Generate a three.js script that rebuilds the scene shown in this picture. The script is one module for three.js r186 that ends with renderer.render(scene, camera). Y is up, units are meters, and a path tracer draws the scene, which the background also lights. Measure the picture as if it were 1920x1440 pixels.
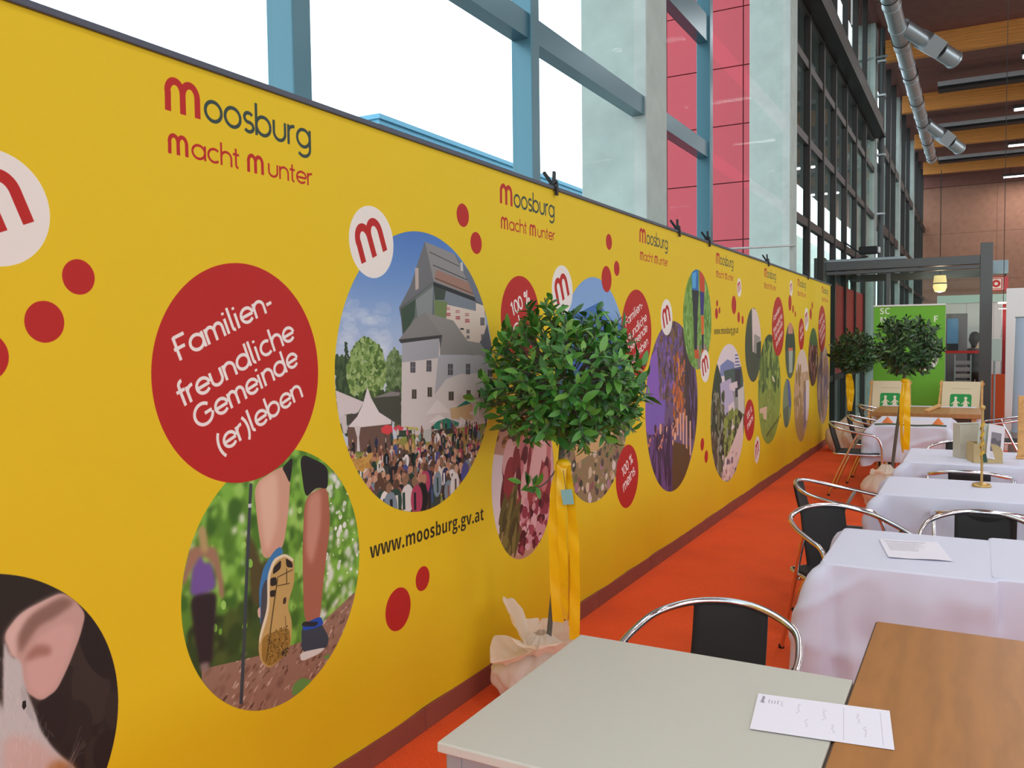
import * as THREE from 'three';
import { mergeGeometries } from 'three/addons/utils/BufferGeometryUtils.js';
import { RoundedBoxGeometry } from 'three/addons/geometries/RoundedBoxGeometry.js';
import { MarchingCubes } from 'three/addons/objects/MarchingCubes.js';
import { RectAreaLightUniformsLib } from 'three/addons/lights/RectAreaLightUniformsLib.js';
import { ImprovedNoise } from 'three/addons/math/ImprovedNoise.js';

// ---------------------------------------------------------------- camera, sky, exposure
// x = 0 is the face of the printed banner wall, the aisle lies at x > 0, the hall runs along -z; metres.
const scene = new THREE.Scene();
const camera = new THREE.PerspectiveCamera(48.455, 1920 / 1440, 0.05, 300);
camera.position.set(2.07, 1.655, 0);
camera.quaternion.setFromRotationMatrix(new THREE.Matrix4().makeBasis(
  new THREE.Vector3(0.877831, -0.011985, -0.47882), new THREE.Vector3(-0.01296, 0.998727, -0.048759), new THREE.Vector3(0.478794, 0.049008, 0.876558)));
scene.add(camera);
scene.background = new THREE.Color(0.9, 0.97, 1.06).multiplyScalar(2.7);      // bright overcast sky
const renderer = new THREE.WebGLRenderer({ antialias: true });
renderer.toneMapping = THREE.LinearToneMapping;
renderer.toneMappingExposure = 1.0;
renderer.shadowMap.enabled = true;
RectAreaLightUniformsLib.init();
const LAMP_POWER = 48, LAMP_COLOR = new THREE.Color(1.0, 0.975, 0.945);          // hall fluorescents

// ---------------------------------------------------------------- helpers
function rng(seed) { let a = seed >>> 0; return () => { a = (a + 0x6d2b79f5) | 0; let t = Math.imul(a ^ (a >>> 15), 1 | a); t = (t + Math.imul(t ^ (t >>> 7), 61 | t)) ^ t; return ((t ^ (t >>> 14)) >>> 0) / 4294967296; }; }
const perlin = new ImprovedNoise();
const V = (x, y, z) => new THREE.Vector3(x, y, z);
const rgb = (r, g, b) => new THREE.Color().setRGB(r / 255, g / 255, b / 255, THREE.SRGBColorSpace);
const taken = {};
function numbered(name) { const n = taken[name] = (taken[name] ?? -1) + 1; return n ? name + '_' + String(n).padStart(3, '0') : name; }
function mesh(name, geometry, material, parent) {
  const m = new THREE.Mesh(geometry, material); m.castShadow = m.receiveShadow = true;
  m.name = parent ? name : numbered(name); (parent ?? scene).add(m); return m;
}
function thing(name, label, category, pos = [0, 0, 0], turn = 0, group) {
  const o = new THREE.Group(); o.name = numbered(name); o.position.set(...pos); o.rotation.y = turn; scene.add(o);
  o.userData = { label, category }; if (group) o.userData.group = group; return o;
}
function tag(o, label, category, group) { o.userData.label = label; o.userData.category = category; if (group) o.userData.group = group; return o; }
function copyOf(o, pos, turn, label) {
  const c = o.clone(); c.name = numbered(o.name.replace(/_\d{3}$/, '')); c.position.set(...pos); c.rotation.y = turn;
  c.userData = { ...o.userData }; if (label) c.userData.label = label; scene.add(c); return c;
}
function setting(name, parent) { const g = new THREE.Group(); g.name = name; g.userData.kind = 'structure'; (parent ?? scene).add(g); return g; }
function structure(m) { m.userData.kind = 'structure'; return m; }
// a box given by its extents, uv in metres
function bx(x0, x1, y0, y1, z0, z1) { const g = new THREE.BoxGeometry(Math.abs(x1 - x0), Math.abs(y1 - y0), Math.abs(z1 - z0)); g.translate((x0 + x1) / 2, (y0 + y1) / 2, (z0 + z1) / 2); return metric(g); }
function metric(g) {
  const p = g.attributes.position, n = g.attributes.normal, uv = new Float32Array(p.count * 2);
  for (let i = 0; i < p.count; i++) {
    const ax = Math.abs(n.getX(i)), ay = Math.abs(n.getY(i)), az = Math.abs(n.getZ(i));
    const [u, v] = ay >= ax && ay >= az ? [p.getX(i), p.getZ(i)] : ax >= az ? [p.getZ(i), p.getY(i)] : [p.getX(i), p.getY(i)];
    uv[i * 2] = u; uv[i * 2 + 1] = v;
  }
  g.setAttribute('uv', new THREE.BufferAttribute(uv, 2)); return g;
}
function rbx(x0, x1, y0, y1, z0, z1, r = 0.004, seg = 2) { const g = new RoundedBoxGeometry(x1 - x0, y1 - y0, z1 - z0, seg, r); g.translate((x0 + x1) / 2, (y0 + y1) / 2, (z0 + z1) / 2); return metric(g); }
function merged(list) { return mergeGeometries(list.map((g) => { let h = g.index ? g.toNonIndexed() : g; for (const k of Object.keys(h.attributes)) if (!['position', 'normal', 'uv'].includes(k)) h.deleteAttribute(k); return h; })); }
function tube(points, r, seg = 40, rad = 10, closed = false) { return new THREE.TubeGeometry(new THREE.CatmullRomCurve3(points, closed, 'centripetal'), seg, r, rad, closed); }
function rod(a, b, r, rad = 10) { const d = new THREE.Vector3().subVectors(b, a), g = new THREE.CylinderGeometry(r, r, d.length(), rad); g.applyQuaternion(new THREE.Quaternion().setFromUnitVectors(V(0, 1, 0), d.clone().normalize())); g.translate((a.x + b.x) / 2, (a.y + b.y) / 2, (a.z + b.z) / 2); return g; }
function bar(a, b, w, h) { const d = new THREE.Vector3().subVectors(b, a), g = new THREE.BoxGeometry(w, d.length(), h); g.applyQuaternion(new THREE.Quaternion().setFromUnitVectors(V(0, 1, 0), d.clone().normalize())); g.translate((a.x + b.x) / 2, (a.y + b.y) / 2, (a.z + b.z) / 2); return metric(g); }

// ---------------------------------------------------------------- procedural textures (colour, grain, wear)
function noiseTexture(size, repeat, fn, srgb) {
  const d = new Uint8Array(size * size * 4);
  for (let y = 0; y < size; y++) for (let x = 0; x < size; x++) { const c = fn(x / size, y / size, x, y), i = (y * size + x) * 4; d[i] = c[0]; d[i + 1] = c[1]; d[i + 2] = c[2]; d[i + 3] = 255; }
  const t = new THREE.DataTexture(d, size, size); t.wrapS = t.wrapT = THREE.RepeatWrapping; t.magFilter = THREE.LinearFilter; t.minFilter = THREE.LinearMipmapLinearFilter; t.generateMipmaps = true;
  if (srgb) t.colorSpace = THREE.SRGBColorSpace; t.repeat.set(repeat, repeat); t.needsUpdate = true; return t;
}
// tileable fractal noise in 0..1
function fract(u, v, f, oct, seed) {
  let s = 0, a = 0.5, n = 0;
  for (let o = 0; o < oct; o++) {
    const A = u * f, B = v * f, k = 1, w = (x, y) => perlin.noise(x, y, seed + o * 7.3);
    const fu = u, fv = v;
    s += a * ((w(A, B) * (1 - fu) + w(A - f, B) * fu) * (1 - fv) + (w(A, B - f) * (1 - fu) + w(A - f, B - f) * fu) * fv) * k; n += a; a *= 0.55; f *= 2.1;
    f = Math.round(f);
  }
  return Math.min(1, Math.max(0, 0.5 + s / n * 0.9));
}
const R0 = rng(5);
const clamp8 = (x) => Math.max(0, Math.min(255, x));
const carpetTexture = noiseTexture(512, 1 / 1.6, (u, v) => { const n = fract(u, v, 4, 3, 1.5), m = (R0() - 0.5), k = 0.97 + (n - 0.5) * 0.1 + m * 0.12; return [clamp8(250 * k), clamp8(92 * k), clamp8(34 * k)]; }, true);
const fuzzTexture = noiseTexture(512, 1 / 0.5, () => { const k = 255 * R0(); return [k, k, k]; });
const weaveTexture = noiseTexture(256, 1 / 0.06, (u, v, x, y) => { const k = 128 + 60 * Math.sin(x * Math.PI / 4) * ((y >> 2) & 1 ? 1 : -1) + 50 * (R0() - 0.5); return [k, k, k]; });
const plasterTexture = noiseTexture(512, 1 / 1.2, (u, v) => { const n = fract(u, v, 5, 5, 9.1), k = 255 * (0.9 + (n - 0.5) * 0.16 + (R0() - 0.5) * 0.03); return [clamp8(k), clamp8(k), clamp8(k)]; }, true);
function woodTexture(size, repeat, base, amp, seed, rings) {
  return noiseTexture(size, repeat, (u, v) => {
    const w = fract(u, v, 3, 3, seed), g = Math.sin((v * rings + w * 2.4) * Math.PI * 2), f = fract(u, v, 24, 2, seed + 3), p = R0() - 0.5, k = 1 + amp * (g * 0.35 + (f - 0.5) * 0.8 + p * 0.18);
    return [clamp8(base[0] * k), clamp8(base[1] * k), clamp8(base[2] * k)];
  }, true);
}
const beechTexture = woodTexture(512, 1, [170, 114, 60], 0.09, 4.4, 5); beechTexture.repeat.set(1 / 1.9, 1 / 0.45); beechTexture.rotation = Math.PI / 2;
const glulamTexture = woodTexture(512, 1, [228, 150, 72], 0.16, 8.2, 9); glulamTexture.repeat.set(1 / 4, 1 / 0.6);
const pineTexture = woodTexture(256, 1 / 0.4, [214, 160, 96], 0.10, 2.2, 4);

const std = (o) => new THREE.MeshStandardMaterial(o), phys = (o) => new THREE.MeshPhysicalMaterial(o);
const M = {
  carpet: std({ map: carpetTexture, roughness: 0.97, bumpMap: fuzzTexture, bumpScale: 0.0005 }),
  plinth: std({ color: rgb(158, 82, 64), roughness: 0.7, map: plasterTexture }),
  rail: std({ color: rgb(74, 80, 94), roughness: 0.5 }),
  column: std({ color: rgb(190, 200, 194), roughness: 0.85, map: plasterTexture }),
  frame: std({ color: rgb(76, 118, 132), roughness: 0.28, metalness: 0.35 }),
  darkFrame: std({ color: rgb(52, 48, 46), roughness: 0.5, metalness: 0.2 }),
  glass: phys({ color: rgb(240, 250, 248), transmission: 1, thickness: 0, roughness: 0.02, ior: 1.3, specularIntensity: 0.012 }),
  tintGlass: phys({ color: rgb(222, 236, 230), transmission: 1, thickness: 0, roughness: 0.03, ior: 1.3, specularIntensity: 0.6 }),
  redPanel: std({ color: rgb(184, 44, 60), roughness: 0.2 }),
  redJoint: std({ color: rgb(96, 22, 36), roughness: 0.6 }),
  ceiling: std({ color: rgb(160, 106, 94), roughness: 0.9, map: plasterTexture }),
  endWall: std({ color: rgb(184, 132, 108), roughness: 0.85, map: plasterTexture }),
  glulam: std({ map: glulamTexture, roughness: 0.6 }),
  concrete: std({ color: rgb(150, 147, 142), roughness: 0.8, map: plasterTexture }),
  hallWall: std({ color: rgb(206, 198, 188), roughness: 0.9, map: plasterTexture }),
  duct: std({ color: rgb(200, 206, 210), metalness: 0.85, roughness: 0.4 }),
  blackSteel: std({ color: rgb(38, 36, 36), roughness: 0.5, metalness: 0.4 }),
  portal: std({ color: rgb(92, 92, 92), roughness: 0.45, metalness: 0.3 }),
  chrome: std({ color: 0xe4e4e8, metalness: 1, roughness: 0.17 }),
  blackSeat: std({ color: rgb(27, 24, 25), roughness: 0.62, bumpMap: weaveTexture, bumpScale: 0.0006 }),
  cloth: std({ color: rgb(216, 216, 233), roughness: 0.9, bumpMap: weaveTexture, bumpScale: 0.0003 }),
  greyTop: std({ color: rgb(200, 198, 188), roughness: 0.42, bumpMap: fuzzTexture, bumpScale: 0.0002 }),
  greyMetal: std({ color: rgb(158, 168, 172), roughness: 0.4, metalness: 0.3 }),
  beech: std({ map: beechTexture, roughness: 0.42 }),
  beechEdge: std({ color: rgb(82, 62, 48), roughness: 0.6 }),
  pine: std({ map: pineTexture, roughness: 0.55 }),
  paper: std({ color: rgb(238, 234, 244), roughness: 0.85 }),
  stem: std({ color: rgb(110, 108, 98), roughness: 0.8, map: plasterTexture }),
  satin: phys({ color: rgb(254, 204, 24), roughness: 0.3, sheen: 0.6, sheenColor: new THREE.Color(1, 0.8, 0.3), sheenRoughness: 0.4 }),
  tulle: phys({ color: rgb(250, 238, 224), roughness: 0.9, transmission: 0.4, thickness: 0 }),
  pot: std({ color: rgb(104, 116, 124), roughness: 0.6 }),
  white: std({ color: rgb(232, 230, 228), roughness: 0.7 }),
  gold: std({ color: rgb(196, 160, 96), metalness: 0.55, roughness: 0.35 }),
  signRed: std({ color: rgb(200, 34, 36), roughness: 0.45 }),
};
// ---------------------------------------------------------------- the hall
{
  structure(mesh('floor', bx(-0.7, 30.2, -0.2, -0.006, -44.8, 11), M.concrete));
  const c = structure(mesh('floor_carpet', bx(-0.66, 3.4, -0.006, 0, -14.6, 3), M.carpet)); c.userData.label = 'red orange carpet laid along the banner wall';
  const ground = structure(mesh('ground', bx(-60, -0.75, -0.5, -0.15, -90, 40), std({ color: rgb(150, 152, 150), roughness: 0.95 })));
  ground.userData.label = 'grey paved ground outside the glass facade';
}
// glulam beams, 5.6 m apart, and the brown ceiling panels above them
const BEAM_Z = [-40.4, -34.75, -29.1, -23.5, -17.9, -12.3, -6.7, -1.1, 4.5];
{
  const c = setting('ceiling');
  mesh('roof_deck', bx(-0.7, 30.2, 9.12, 9.4, -44.8, 11), M.ceiling, c);
  const zs = [...BEAM_Z, 10.6];
  let z0 = -44.3;
  for (const z of zs) {
    const a = z0 + 0.02, b = z - 0.02;
    for (let x = -0.05; x < 29; x += 4.2) mesh('ceiling_panel', bx(x + 0.02, x + 4.18, 9.02, 9.12, a, (a + b) / 2 - 0.02), M.ceiling, c), mesh('ceiling_panel', bx(x + 0.02, x + 4.18, 9.02, 9.12, (a + b) / 2 + 0.02, b), M.ceiling, c);
    z0 = z;
  }
  for (const z of BEAM_Z) { const b = structure(mesh('roof_beam', rbx(-0.06, 30, 8.5, 9.02, z - 0.1, z + 0.1, 0.01, 1), M.glulam)); b.userData.label = 'brown glued timber roof beam spanning the hall'; }
}
{
  const e = setting('wall_end');   // brown panelled end wall of the hall
  mesh('wall_core', bx(-0.7, 30.2, 0, 9.2, -44.8, -44.34), M.endWall, e);
  for (let i = 0; i < 10; i++) for (let j = 0; j < 4; j++) mesh('wall_panel', bx(-0.3 + i * 3.05, 2.74 + i * 3.05, j * 2.13, j * 2.13 + 2.12, -44.34, -44.3), M.endWall, e);
  mesh('wall_soffit', bx(-0.3, 30, 8.52, 9.1, -44.34, -44.2), M.ceiling, e);
  structure(mesh('wall_right', bx(29.9, 30.2, 0, 2.4, -44.8, 11), M.hallWall));
  const wr = setting('window_10');   // clerestory glazing of the opposite side
  for (let z = -44.3; z < 11; z += 2.75) mesh('mullion', bx(29.95, 30.1, 2.4, 9.1, z - 0.06, z + 0.06), M.frame, wr);
  for (const y of [2.4, 5.6, 9.0]) mesh('transom', bx(29.97, 30.08, y, y + 0.12, -44.8, 11), M.frame, wr);
  for (let z = -44.3; z < 10; z += 2.75) for (const [y0, y1] of [[2.52, 5.6], [5.72, 9.0]]) { const g = new THREE.PlaneGeometry(2.63, y1 - y0); g.rotateY(-Math.PI / 2); g.translate(30.02, (y0 + y1) / 2, z + 1.375); mesh('pane', g, M.glass, wr); }
  structure(mesh('wall_back', bx(-0.7, 30.2, 0, 1.1, 10.6, 11), M.hallWall));
  // the hall's second glass front, behind the camera: it lights the cloths and the banner from there
  const w = setting('window_9');
  for (let x = -0.2; x < 30; x += 2.5) mesh('mullion', bx(x - 0.06, x + 0.06, 1.1, 9.1, 10.6, 10.75), M.frame, w);
  for (const y of [1.1, 3.6, 6.2, 9.0]) mesh('transom', bx(-0.7, 30.2, y, y + 0.12, 10.62, 10.73), M.frame, w);
  for (let x = -0.2; x < 29.5; x += 2.5) for (const [y0, y1] of [[1.22, 3.6], [3.72, 6.2], [6.32, 9.0]]) { const g = new THREE.PlaneGeometry(2.38, y1 - y0); g.rotateY(Math.PI); g.translate(x + 1.25, (y0 + y1) / 2, 10.68); mesh('pane', g, M.glass, w); }
}
// concrete columns of the glass front
const COLS = [[-0.64, 1], [-6.24, 0], [-11.85, 0], [-22.3, 0], [-29.45, 0], [-36.1, 0], [5.0, 1]];
for (const [z] of COLS) { const c = structure(mesh('facade_column', rbx(-0.69, -0.15, 0, 9.2, z - 0.48, z, 0.012, 2), M.column)); c.userData.label = 'pale painted concrete column of the glass front'; }
// glazed bays between the columns
function bay(n, za, zb, posts, trans, mats, xin = -0.15, deep = 0.13, wid = 0.1, top = 9.1, open = -1) {
  const w = setting('window_' + n), xo = xin - deep, xg = xo + 0.03;
  const zs = [za, ...posts, zb];
  for (const z of posts) mesh('mullion', rbx(xo, xin, 0, top, z - wid, z, 0.006, 1), mats[0], w);
  for (const [y0, y1] of trans) for (let i = 0; i + 1 < zs.length; i++) if (i !== open) mesh('transom', bx(xo + 0.01, xin - 0.02, y0, y1, zs[i + 1], zs[i] - (i ? wid : 0)), mats[0], w);
  const ys = [0, ...trans.flat(), top];
  for (let i = 0; i + 1 < zs.length; i++) for (let j = 0; j + 1 < ys.length; j += 2) {
    const g = new THREE.PlaneGeometry(zs[i] - (i ? wid : 0) - zs[i + 1], ys[j + 1] - ys[j]); g.rotateY(Math.PI / 2);
    g.translate(xg, (ys[j] + ys[j + 1]) / 2, (zs[i] - (i ? wid : 0) + zs[i + 1]) / 2); mesh('pane', g, mats[1], w);
  }
  return w;
}
const TR = [[0.9, 1.0], [3.36, 3.5], [4.42, 4.66], [6.5, 6.75]];
bay(1, 10.6, 5.0, [8.8, 6.9], TR, [M.frame, M.glass]);
bay(2, 4.52, -0.64, [2.9, 1.1], TR, [M.frame, M.glass]);
bay(3, -1.12, -6.24, [-2.42, -4.34], [[0.9, 1.0], [3.36, 3.5], [4.78, 5.0], [6.5, 6.75]], [M.frame, M.glass]);
bay(4, -6.72, -11.85, [-7.98], TR, [M.frame, M.glass], -0.15, 0.13, 0.1, 9.1, 1);
const entrance = bay(5, -12.33, -22.3, [-13.3, -14.6, -15.9, -17.3, -18.8, -20.4], [[0.9, 1.0], [3.3, 3.42], [4.5, 4.62], [5.6, 5.72], [6.35, 6.95]], [M.darkFrame, M.tintGlass], -0.14, 0.1, 0.08);
for (const [a, b] of [[-15.98, -17.3], [-17.38, -18.8], [-18.88, -20.4]]) mesh('infill_panel', bx(-0.2, -0.175, 1.02, 2.62, b + 0.02, a - 0.02), M.redPanel, entrance);
bay(6, -22.78, -29.45, [-24.4, -26.3, -28], TR, [M.darkFrame, M.glass]);
bay(7, -29.93, -36.1, [-31.8, -33.9], TR, [M.darkFrame, M.glass]);
bay(8, -36.58, -44.3, [-38.5, -40.5, -42.4], TR, [M.darkFrame, M.glass]);
{
  const l = structure(mesh('lintel_beam', bx(-0.42, 0.02, 6.5, 6.86, -22.3, -12.33), M.darkFrame)); l.userData.label = 'dark brown steel lintel over the entrance glazing';
  structure(mesh('lintel_flange', bx(-0.5, 0.08, 6.4, 6.5, -22.3, -12.33), M.blackSteel));
  // outside: red clad return wall, canopy, neighbouring halls
  const r = thing('clad_wall', 'red glossy panel wall standing outside behind the window', 'wall');
  mesh('backing', bx(-2.9, -0.7, 0, 9.3, -12.7, -12.3), M.redJoint, r);
  for (let i = 0; i < 3; i++) for (let j = 0; j < 12; j++) {
    const x1 = -0.72 - (i ? 0.15 + (i - 1) * 1.12 + 0.01 : 0), x0 = i ? x1 - 1.1 : -0.865;
    mesh('panel', bx(x0, x1, 0.14 + j * 0.81 - 0.3, 0.14 + j * 0.81 + 0.495, -12.31, -12.27), M.redPanel, r);
  }
  const can = thing('entrance_canopy', 'dark flat canopy roof outside the entrance glazing', 'canopy');
  mesh('roof_plate', bx(-3.4, -0.8, 6.9, 7.2, -60, -12.75), M.blackSteel, can);
  const nb = thing('neighbour_hall', 'blue corrugated metal roof edge of the hall outside', 'building');
  const blue = std({ color: rgb(96, 156, 184), roughness: 0.45, metalness: 0.2 });
  mesh('wall', bx(-24, -9.06, 0, 6.4, -70, -14.66), std({ color: rgb(150, 170, 172), roughness: 0.8 }), nb);
  for (let k = 0; k < 9; k++) mesh('corrugation', bx(-24, -9 - (k % 2) * 0.05, 6.36 - k * 0.11 - 0.1, 6.36 - k * 0.11, -70, -14.6), blue, nb);
  mesh('roof_cap', bx(-24.1, -8.95, 6.36, 6.46, -70.1, -14.55), blue, nb);
  const pale = thing('pale_building', 'pale grey green building seen through the dark entrance glazing', 'building');
  mesh('wall', bx(-5.8, -5.6, -0.2, 6.6, -80, -18.5), std({ color: rgb(222, 236, 228), roughness: 0.8 }), pale);
}
// hall lamps: rows of linear fittings under the beams
const lampHousing = std({ color: rgb(70, 66, 66), roughness: 0.5 }), lampGlow = std({ color: 0xffffff, emissive: new THREE.Color(1, 0.94, 1.0), emissiveIntensity: 3.5, roughness: 0.5 });
const housingGeo = rbx(-1.1, 1.1, 0, 0.1, -0.16, 0.16, 0.01, 1), diffuserGeo = rbx(-1.06, 1.06, -0.03, 0.001, -0.13, 0.13, 0.01, 1);
for (const z of [-42.8, -35.9, -30.3, -24.7, -19.1, -13.5, -7.9, -2.3, 3.3, 8.6]) for (const x of [4.0, 10.5, 17, 24]) {
  const l = thing('ceiling_light', 'linear fluorescent fitting glowing white below the brown ceiling', 'lamp', [x, 8.5, z], 0, 'hall ceiling lights');
  const h = mesh('housing', housingGeo, lampHousing, l); mesh('diffuser', diffuserGeo, lampGlow, l);
  for (const s of [-0.8, 0.8]) mesh('hanger', rod(V(s, 0.1, 0), V(s, 0.53, 0), 0.01, 6), M.blackSteel, h);
  const a = new THREE.RectAreaLight(LAMP_COLOR, LAMP_POWER, 2.1, 0.26); a.name = 'lamp_light'; a.position.set(0, -0.045, 0); a.rotation.x = -Math.PI / 2; a.castShadow = true; l.add(a);
}
// cable trays between the beams
for (const [z, x] of [[-27.0, 1.0], [-32.2, 0.5], [-38.0, 0.6]]) {
  const t = thing('cable_tray', 'black cable tray slung across under the brown ceiling', 'cable tray', [0, 0, 0], 0, 'cable trays under the ceiling');
  mesh('tray', bx(x, 30, 8.5, 8.62, z - 0.22, z + 0.22), M.blackSteel, t);
  mesh('rail', bx(x, 30, 8.56, 8.68, z + 0.3, z + 0.36), M.duct, t);
}
// spiral duct with jet nozzles
{
  const d = thing('air_duct', 'long silver spiral air duct under the ceiling beside the columns', 'duct');
  mesh('pipe', rod(V(0.46, 8.32, 6), V(0.46, 8.32, -36), 0.17, 28), M.duct, d);
  const ringGeo = new THREE.TorusGeometry(0.174, 0.012, 8, 32);
  for (let z = -12; z > -36; z -= 1.4) { const r = mesh('seam', ringGeo, M.duct, d); r.position.set(0.46, 8.32, z); }
  for (let z = -12.9; z > -36; z -= 2.8) { const r = mesh('hanger_strap', new THREE.TorusGeometry(0.186, 0.01, 6, 32), M.blackSteel, d); r.position.set(0.46, 8.32, z); }
  function nozzle(z, end, label) {
    const n = thing('jet_nozzle', label, 'air nozzle', [0.55, 8.38, z], 0);
    const a = V(0, 0, 0), b = V(...end), at = (k) => a.clone().lerp(b, k);
    mesh('neck', rod(a, at(0.5), 0.17, 24), M.duct, n);
    mesh('damper_box', bar(at(0.4), at(0.66), 0.4, 0.4), M.duct, n);
    mesh('collar', rod(at(0.66), at(0.72), 0.14, 24), M.blackSteel, n);
    const o = mesh('outlet', rod(at(0.72), at(1), 0.19, 24), M.duct, n);
    mesh('outlet_rim', rod(at(0.99), at(1.02), 0.205, 24), M.duct, o);
  }
  nozzle(-20.6, [0.95, -0.5, -1.3], 'large silver jet nozzle branching off the duct before the first timber beam');
  nozzle(-30.2, [0.9, -0.62, -1.4], 'silver jet nozzle branching off the duct end beyond the second timber beam');
}
// drain pipe and fittings at the fourth column
{
  const p = thing('drain_pipe', 'dark grey vertical drain pipe clamped beside the pale column', 'pipe', [-0.02, 0, -22.42]);
  mesh('pipe', rod(V(0, 0, 0), V(0, 9, 0), 0.065, 16), std({ color: rgb(74, 76, 76), roughness: 0.5, metalness: 0.3 }), p);
  for (const y of [3.2, 4.6, 6, 7.4, 8.2]) mesh('clamp', rbx(-0.1, 0.09, y, y + 0.05, -0.085, 0.085, 0.008, 1), M.duct, p);
  tag(mesh('conduit_rod', rod(V(-0.7, 8.26, -22.2), V(0.1, 8.34, -22.4), 0.03, 8), M.greyMetal), 'thin grey conduit rod reaching from column to drain pipe', 'rod');
  tag(mesh('hanging_cable', rod(V(-0.1, 7.55, -17.5), V(-0.1, 8.9, -17.5), 0.016, 8), M.white), 'thin white cable hanging before the dark lintel', 'cable');
  tag(mesh('brace_rod', rod(V(-0.03, 2.52, -8.2), V(-0.13, 2.92, -12.1), 0.012, 8), M.duct), 'thin silver bracing rod running from banner wall to column', 'rod');
}
// ---------------------------------------------------------------- the print on the banner (t = -z along the wall and y, in metres)
// Flat print polygons: [colour, [t, y, t, y, ...]] in millimetres on the banner.
const castlePrint = [['5b5e62',[2825,1797,2906,1893,2969,2005,3016,2083,3246,2050,3406,1963,3511,1829,3506,1655,3449,1588,2849,1659,2837,1755]],['8c8a8a',[3016,2084,3246,2051,3425,1865,3077,1920]],['6d6f72',[3016,2084,3077,1920,2821,1796,2906,1893,2969,2005]],['9a7668',[3097,1972,3374,1929,3420,1868,3086,1928]],['2e2e30',[3049,2045,3289,2000,3290,1997,3049,2042]],['2e2e30',[3074,1992,3353,1944,3354,1940,3074,1988]],['4a3d38',[3086,1937,3415,1881,3414,1877,3086,1933]],['b9aaa0',[2940,1968,2966,1970,2965,1884,2941,1875]],['69736e',[2837,1794,3072,1912,3068,1765,2953,1757,2850,1693]],['3c5041',[2837,1794,2942,1841,2932,1767,2901,1732,2850,1695]],['858b8c',[2942,1836,3072,1897,3059,1764,2953,1762]],['78808a',[3072,1915,3419,1857,3418,1802,3157,1818,3077,1760]],['3d4a40',[3072,1915,3174,1894,3158,1844,3084,1841]],['2a2d30',[3077,1917,3423,1864,3419,1846,3076,1900]],['d7c6b9',[3172,1824,3423,1802,3424,1840,3500,1829,3519,1711,3451,1652,3346,1661,3228,1754,3170,1761]],['6e8250',[3079,1841,3181,1835,3170,1761,3081,1765]],['69717f',[3251,2048,3406,1963,3511,1829,3424,1854,3353,1944]],['c9c2bc',[3294,2015,3313,2022,3319,1979,3298,1981]],['a8525a',[3169,1812,3202,1813,3202,1810,3169,1809]],['a8525a',[3169,1805,3202,1806,3202,1802,3169,1801]],['a8525a',[3169,1787,3205,1788,3205,1782,3168,1781]],['a8525a',[3168,1779,3205,1780,3205,1774,3168,1773]],['a8525a',[3248,1800,3282,1801,3282,1797,3248,1796]],['a8525a',[3248,1792,3282,1793,3282,1790,3248,1789]],['a8525a',[3248,1774,3286,1775,3285,1769,3248,1768]],['a8525a',[3248,1766,3285,1767,3285,1760,3247,1760]],['a8525a',[3329,1789,3364,1789,3364,1786,3328,1785]],['a8525a',[3328,1781,3363,1782,3363,1778,3328,1777]],['a8525a',[3328,1763,3367,1763,3367,1757,3328,1756]],['a8525a',[3328,1754,3367,1755,3367,1748,3327,1747]],['7a7676',[3339,1716,3366,1716,3365,1697,3338,1697]],['7a7676',[3338,1688,3365,1688,3365,1672,3338,1672]],['6d6a6a',[3463,1772,3503,1773,3502,1736,3462,1735]],['6d6a6a',[3469,1694,3495,1694,3494,1669,3468,1670]],['20222a',[3286,1721,3316,1721,3316,1714,3286,1714]],['5a5c66',[3525,1745,3578,1603,3510,1605,3473,1655]],['82817f',[3010,1786,3130,1688,2821,1671,2935,1757]],['8b8986',[3010,1786,3228,1754,3346,1664,3461,1596,3113,1603,3130,1688]],['8e8c8a',[3346,1664,3462,1652,3566,1566,3438,1565]],['cfc8c4',[2841,1659,3116,1675,3118,1600,3461,1595,3577,1551,3566,1137,2821,1224]],['a3a5ab',[2841,1659,3116,1675,3104,1590,2838,1577]],['acadb2',[3113,1601,3461,1595,3571,1551,3564,1509,3280,1514,3162,1495,3071,1432,3099,1585]],['3e3e40',[2817,1671,3135,1690,3134,1677,2833,1656]],['4e5157',[3111,1678,3137,1686,3121,1636]],['55555a',[2896,1578,2932,1577,2930,1532,2895,1534]],['8f8f90',[2910,1577,2914,1577,2912,1533,2909,1533]],['8f8f90',[2896,1558,2931,1557,2931,1555,2896,1556]],['55555a',[3013,1582,3050,1581,3049,1533,3011,1534]],['8f8f90',[3028,1582,3031,1582,3030,1534,3026,1534]],['8f8f90',[3012,1561,3050,1559,3050,1557,3012,1559]],['55555a',[3178,1562,3219,1561,3218,1511,3177,1512]],['8f8f90',[3195,1562,3198,1562,3197,1512,3193,1512]],['8f8f90',[3178,1540,3218,1539,3218,1536,3178,1538]],['55555a',[3330,1558,3368,1557,3366,1509,3329,1510]],['8f8f90',[3345,1558,3349,1558,3348,1510,3344,1510]],['8f8f90',[3330,1537,3367,1535,3367,1533,3330,1534]],['55555a',[3525,1524,3576,1523,3575,1489,3524,1491]],['8f8f90',[3545,1524,3550,1523,3549,1490,3544,1491]],['8f8f90',[3525,1509,3576,1508,3575,1505,3524,1507]],['55555a',[3435,1527,3449,1527,3448,1499,3434,1500]],['8f8f90',[3440,1527,3445,1527,3444,1499,3440,1499]],['8f8f90',[3435,1515,3449,1514,3448,1512,3434,1513]]];
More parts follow.
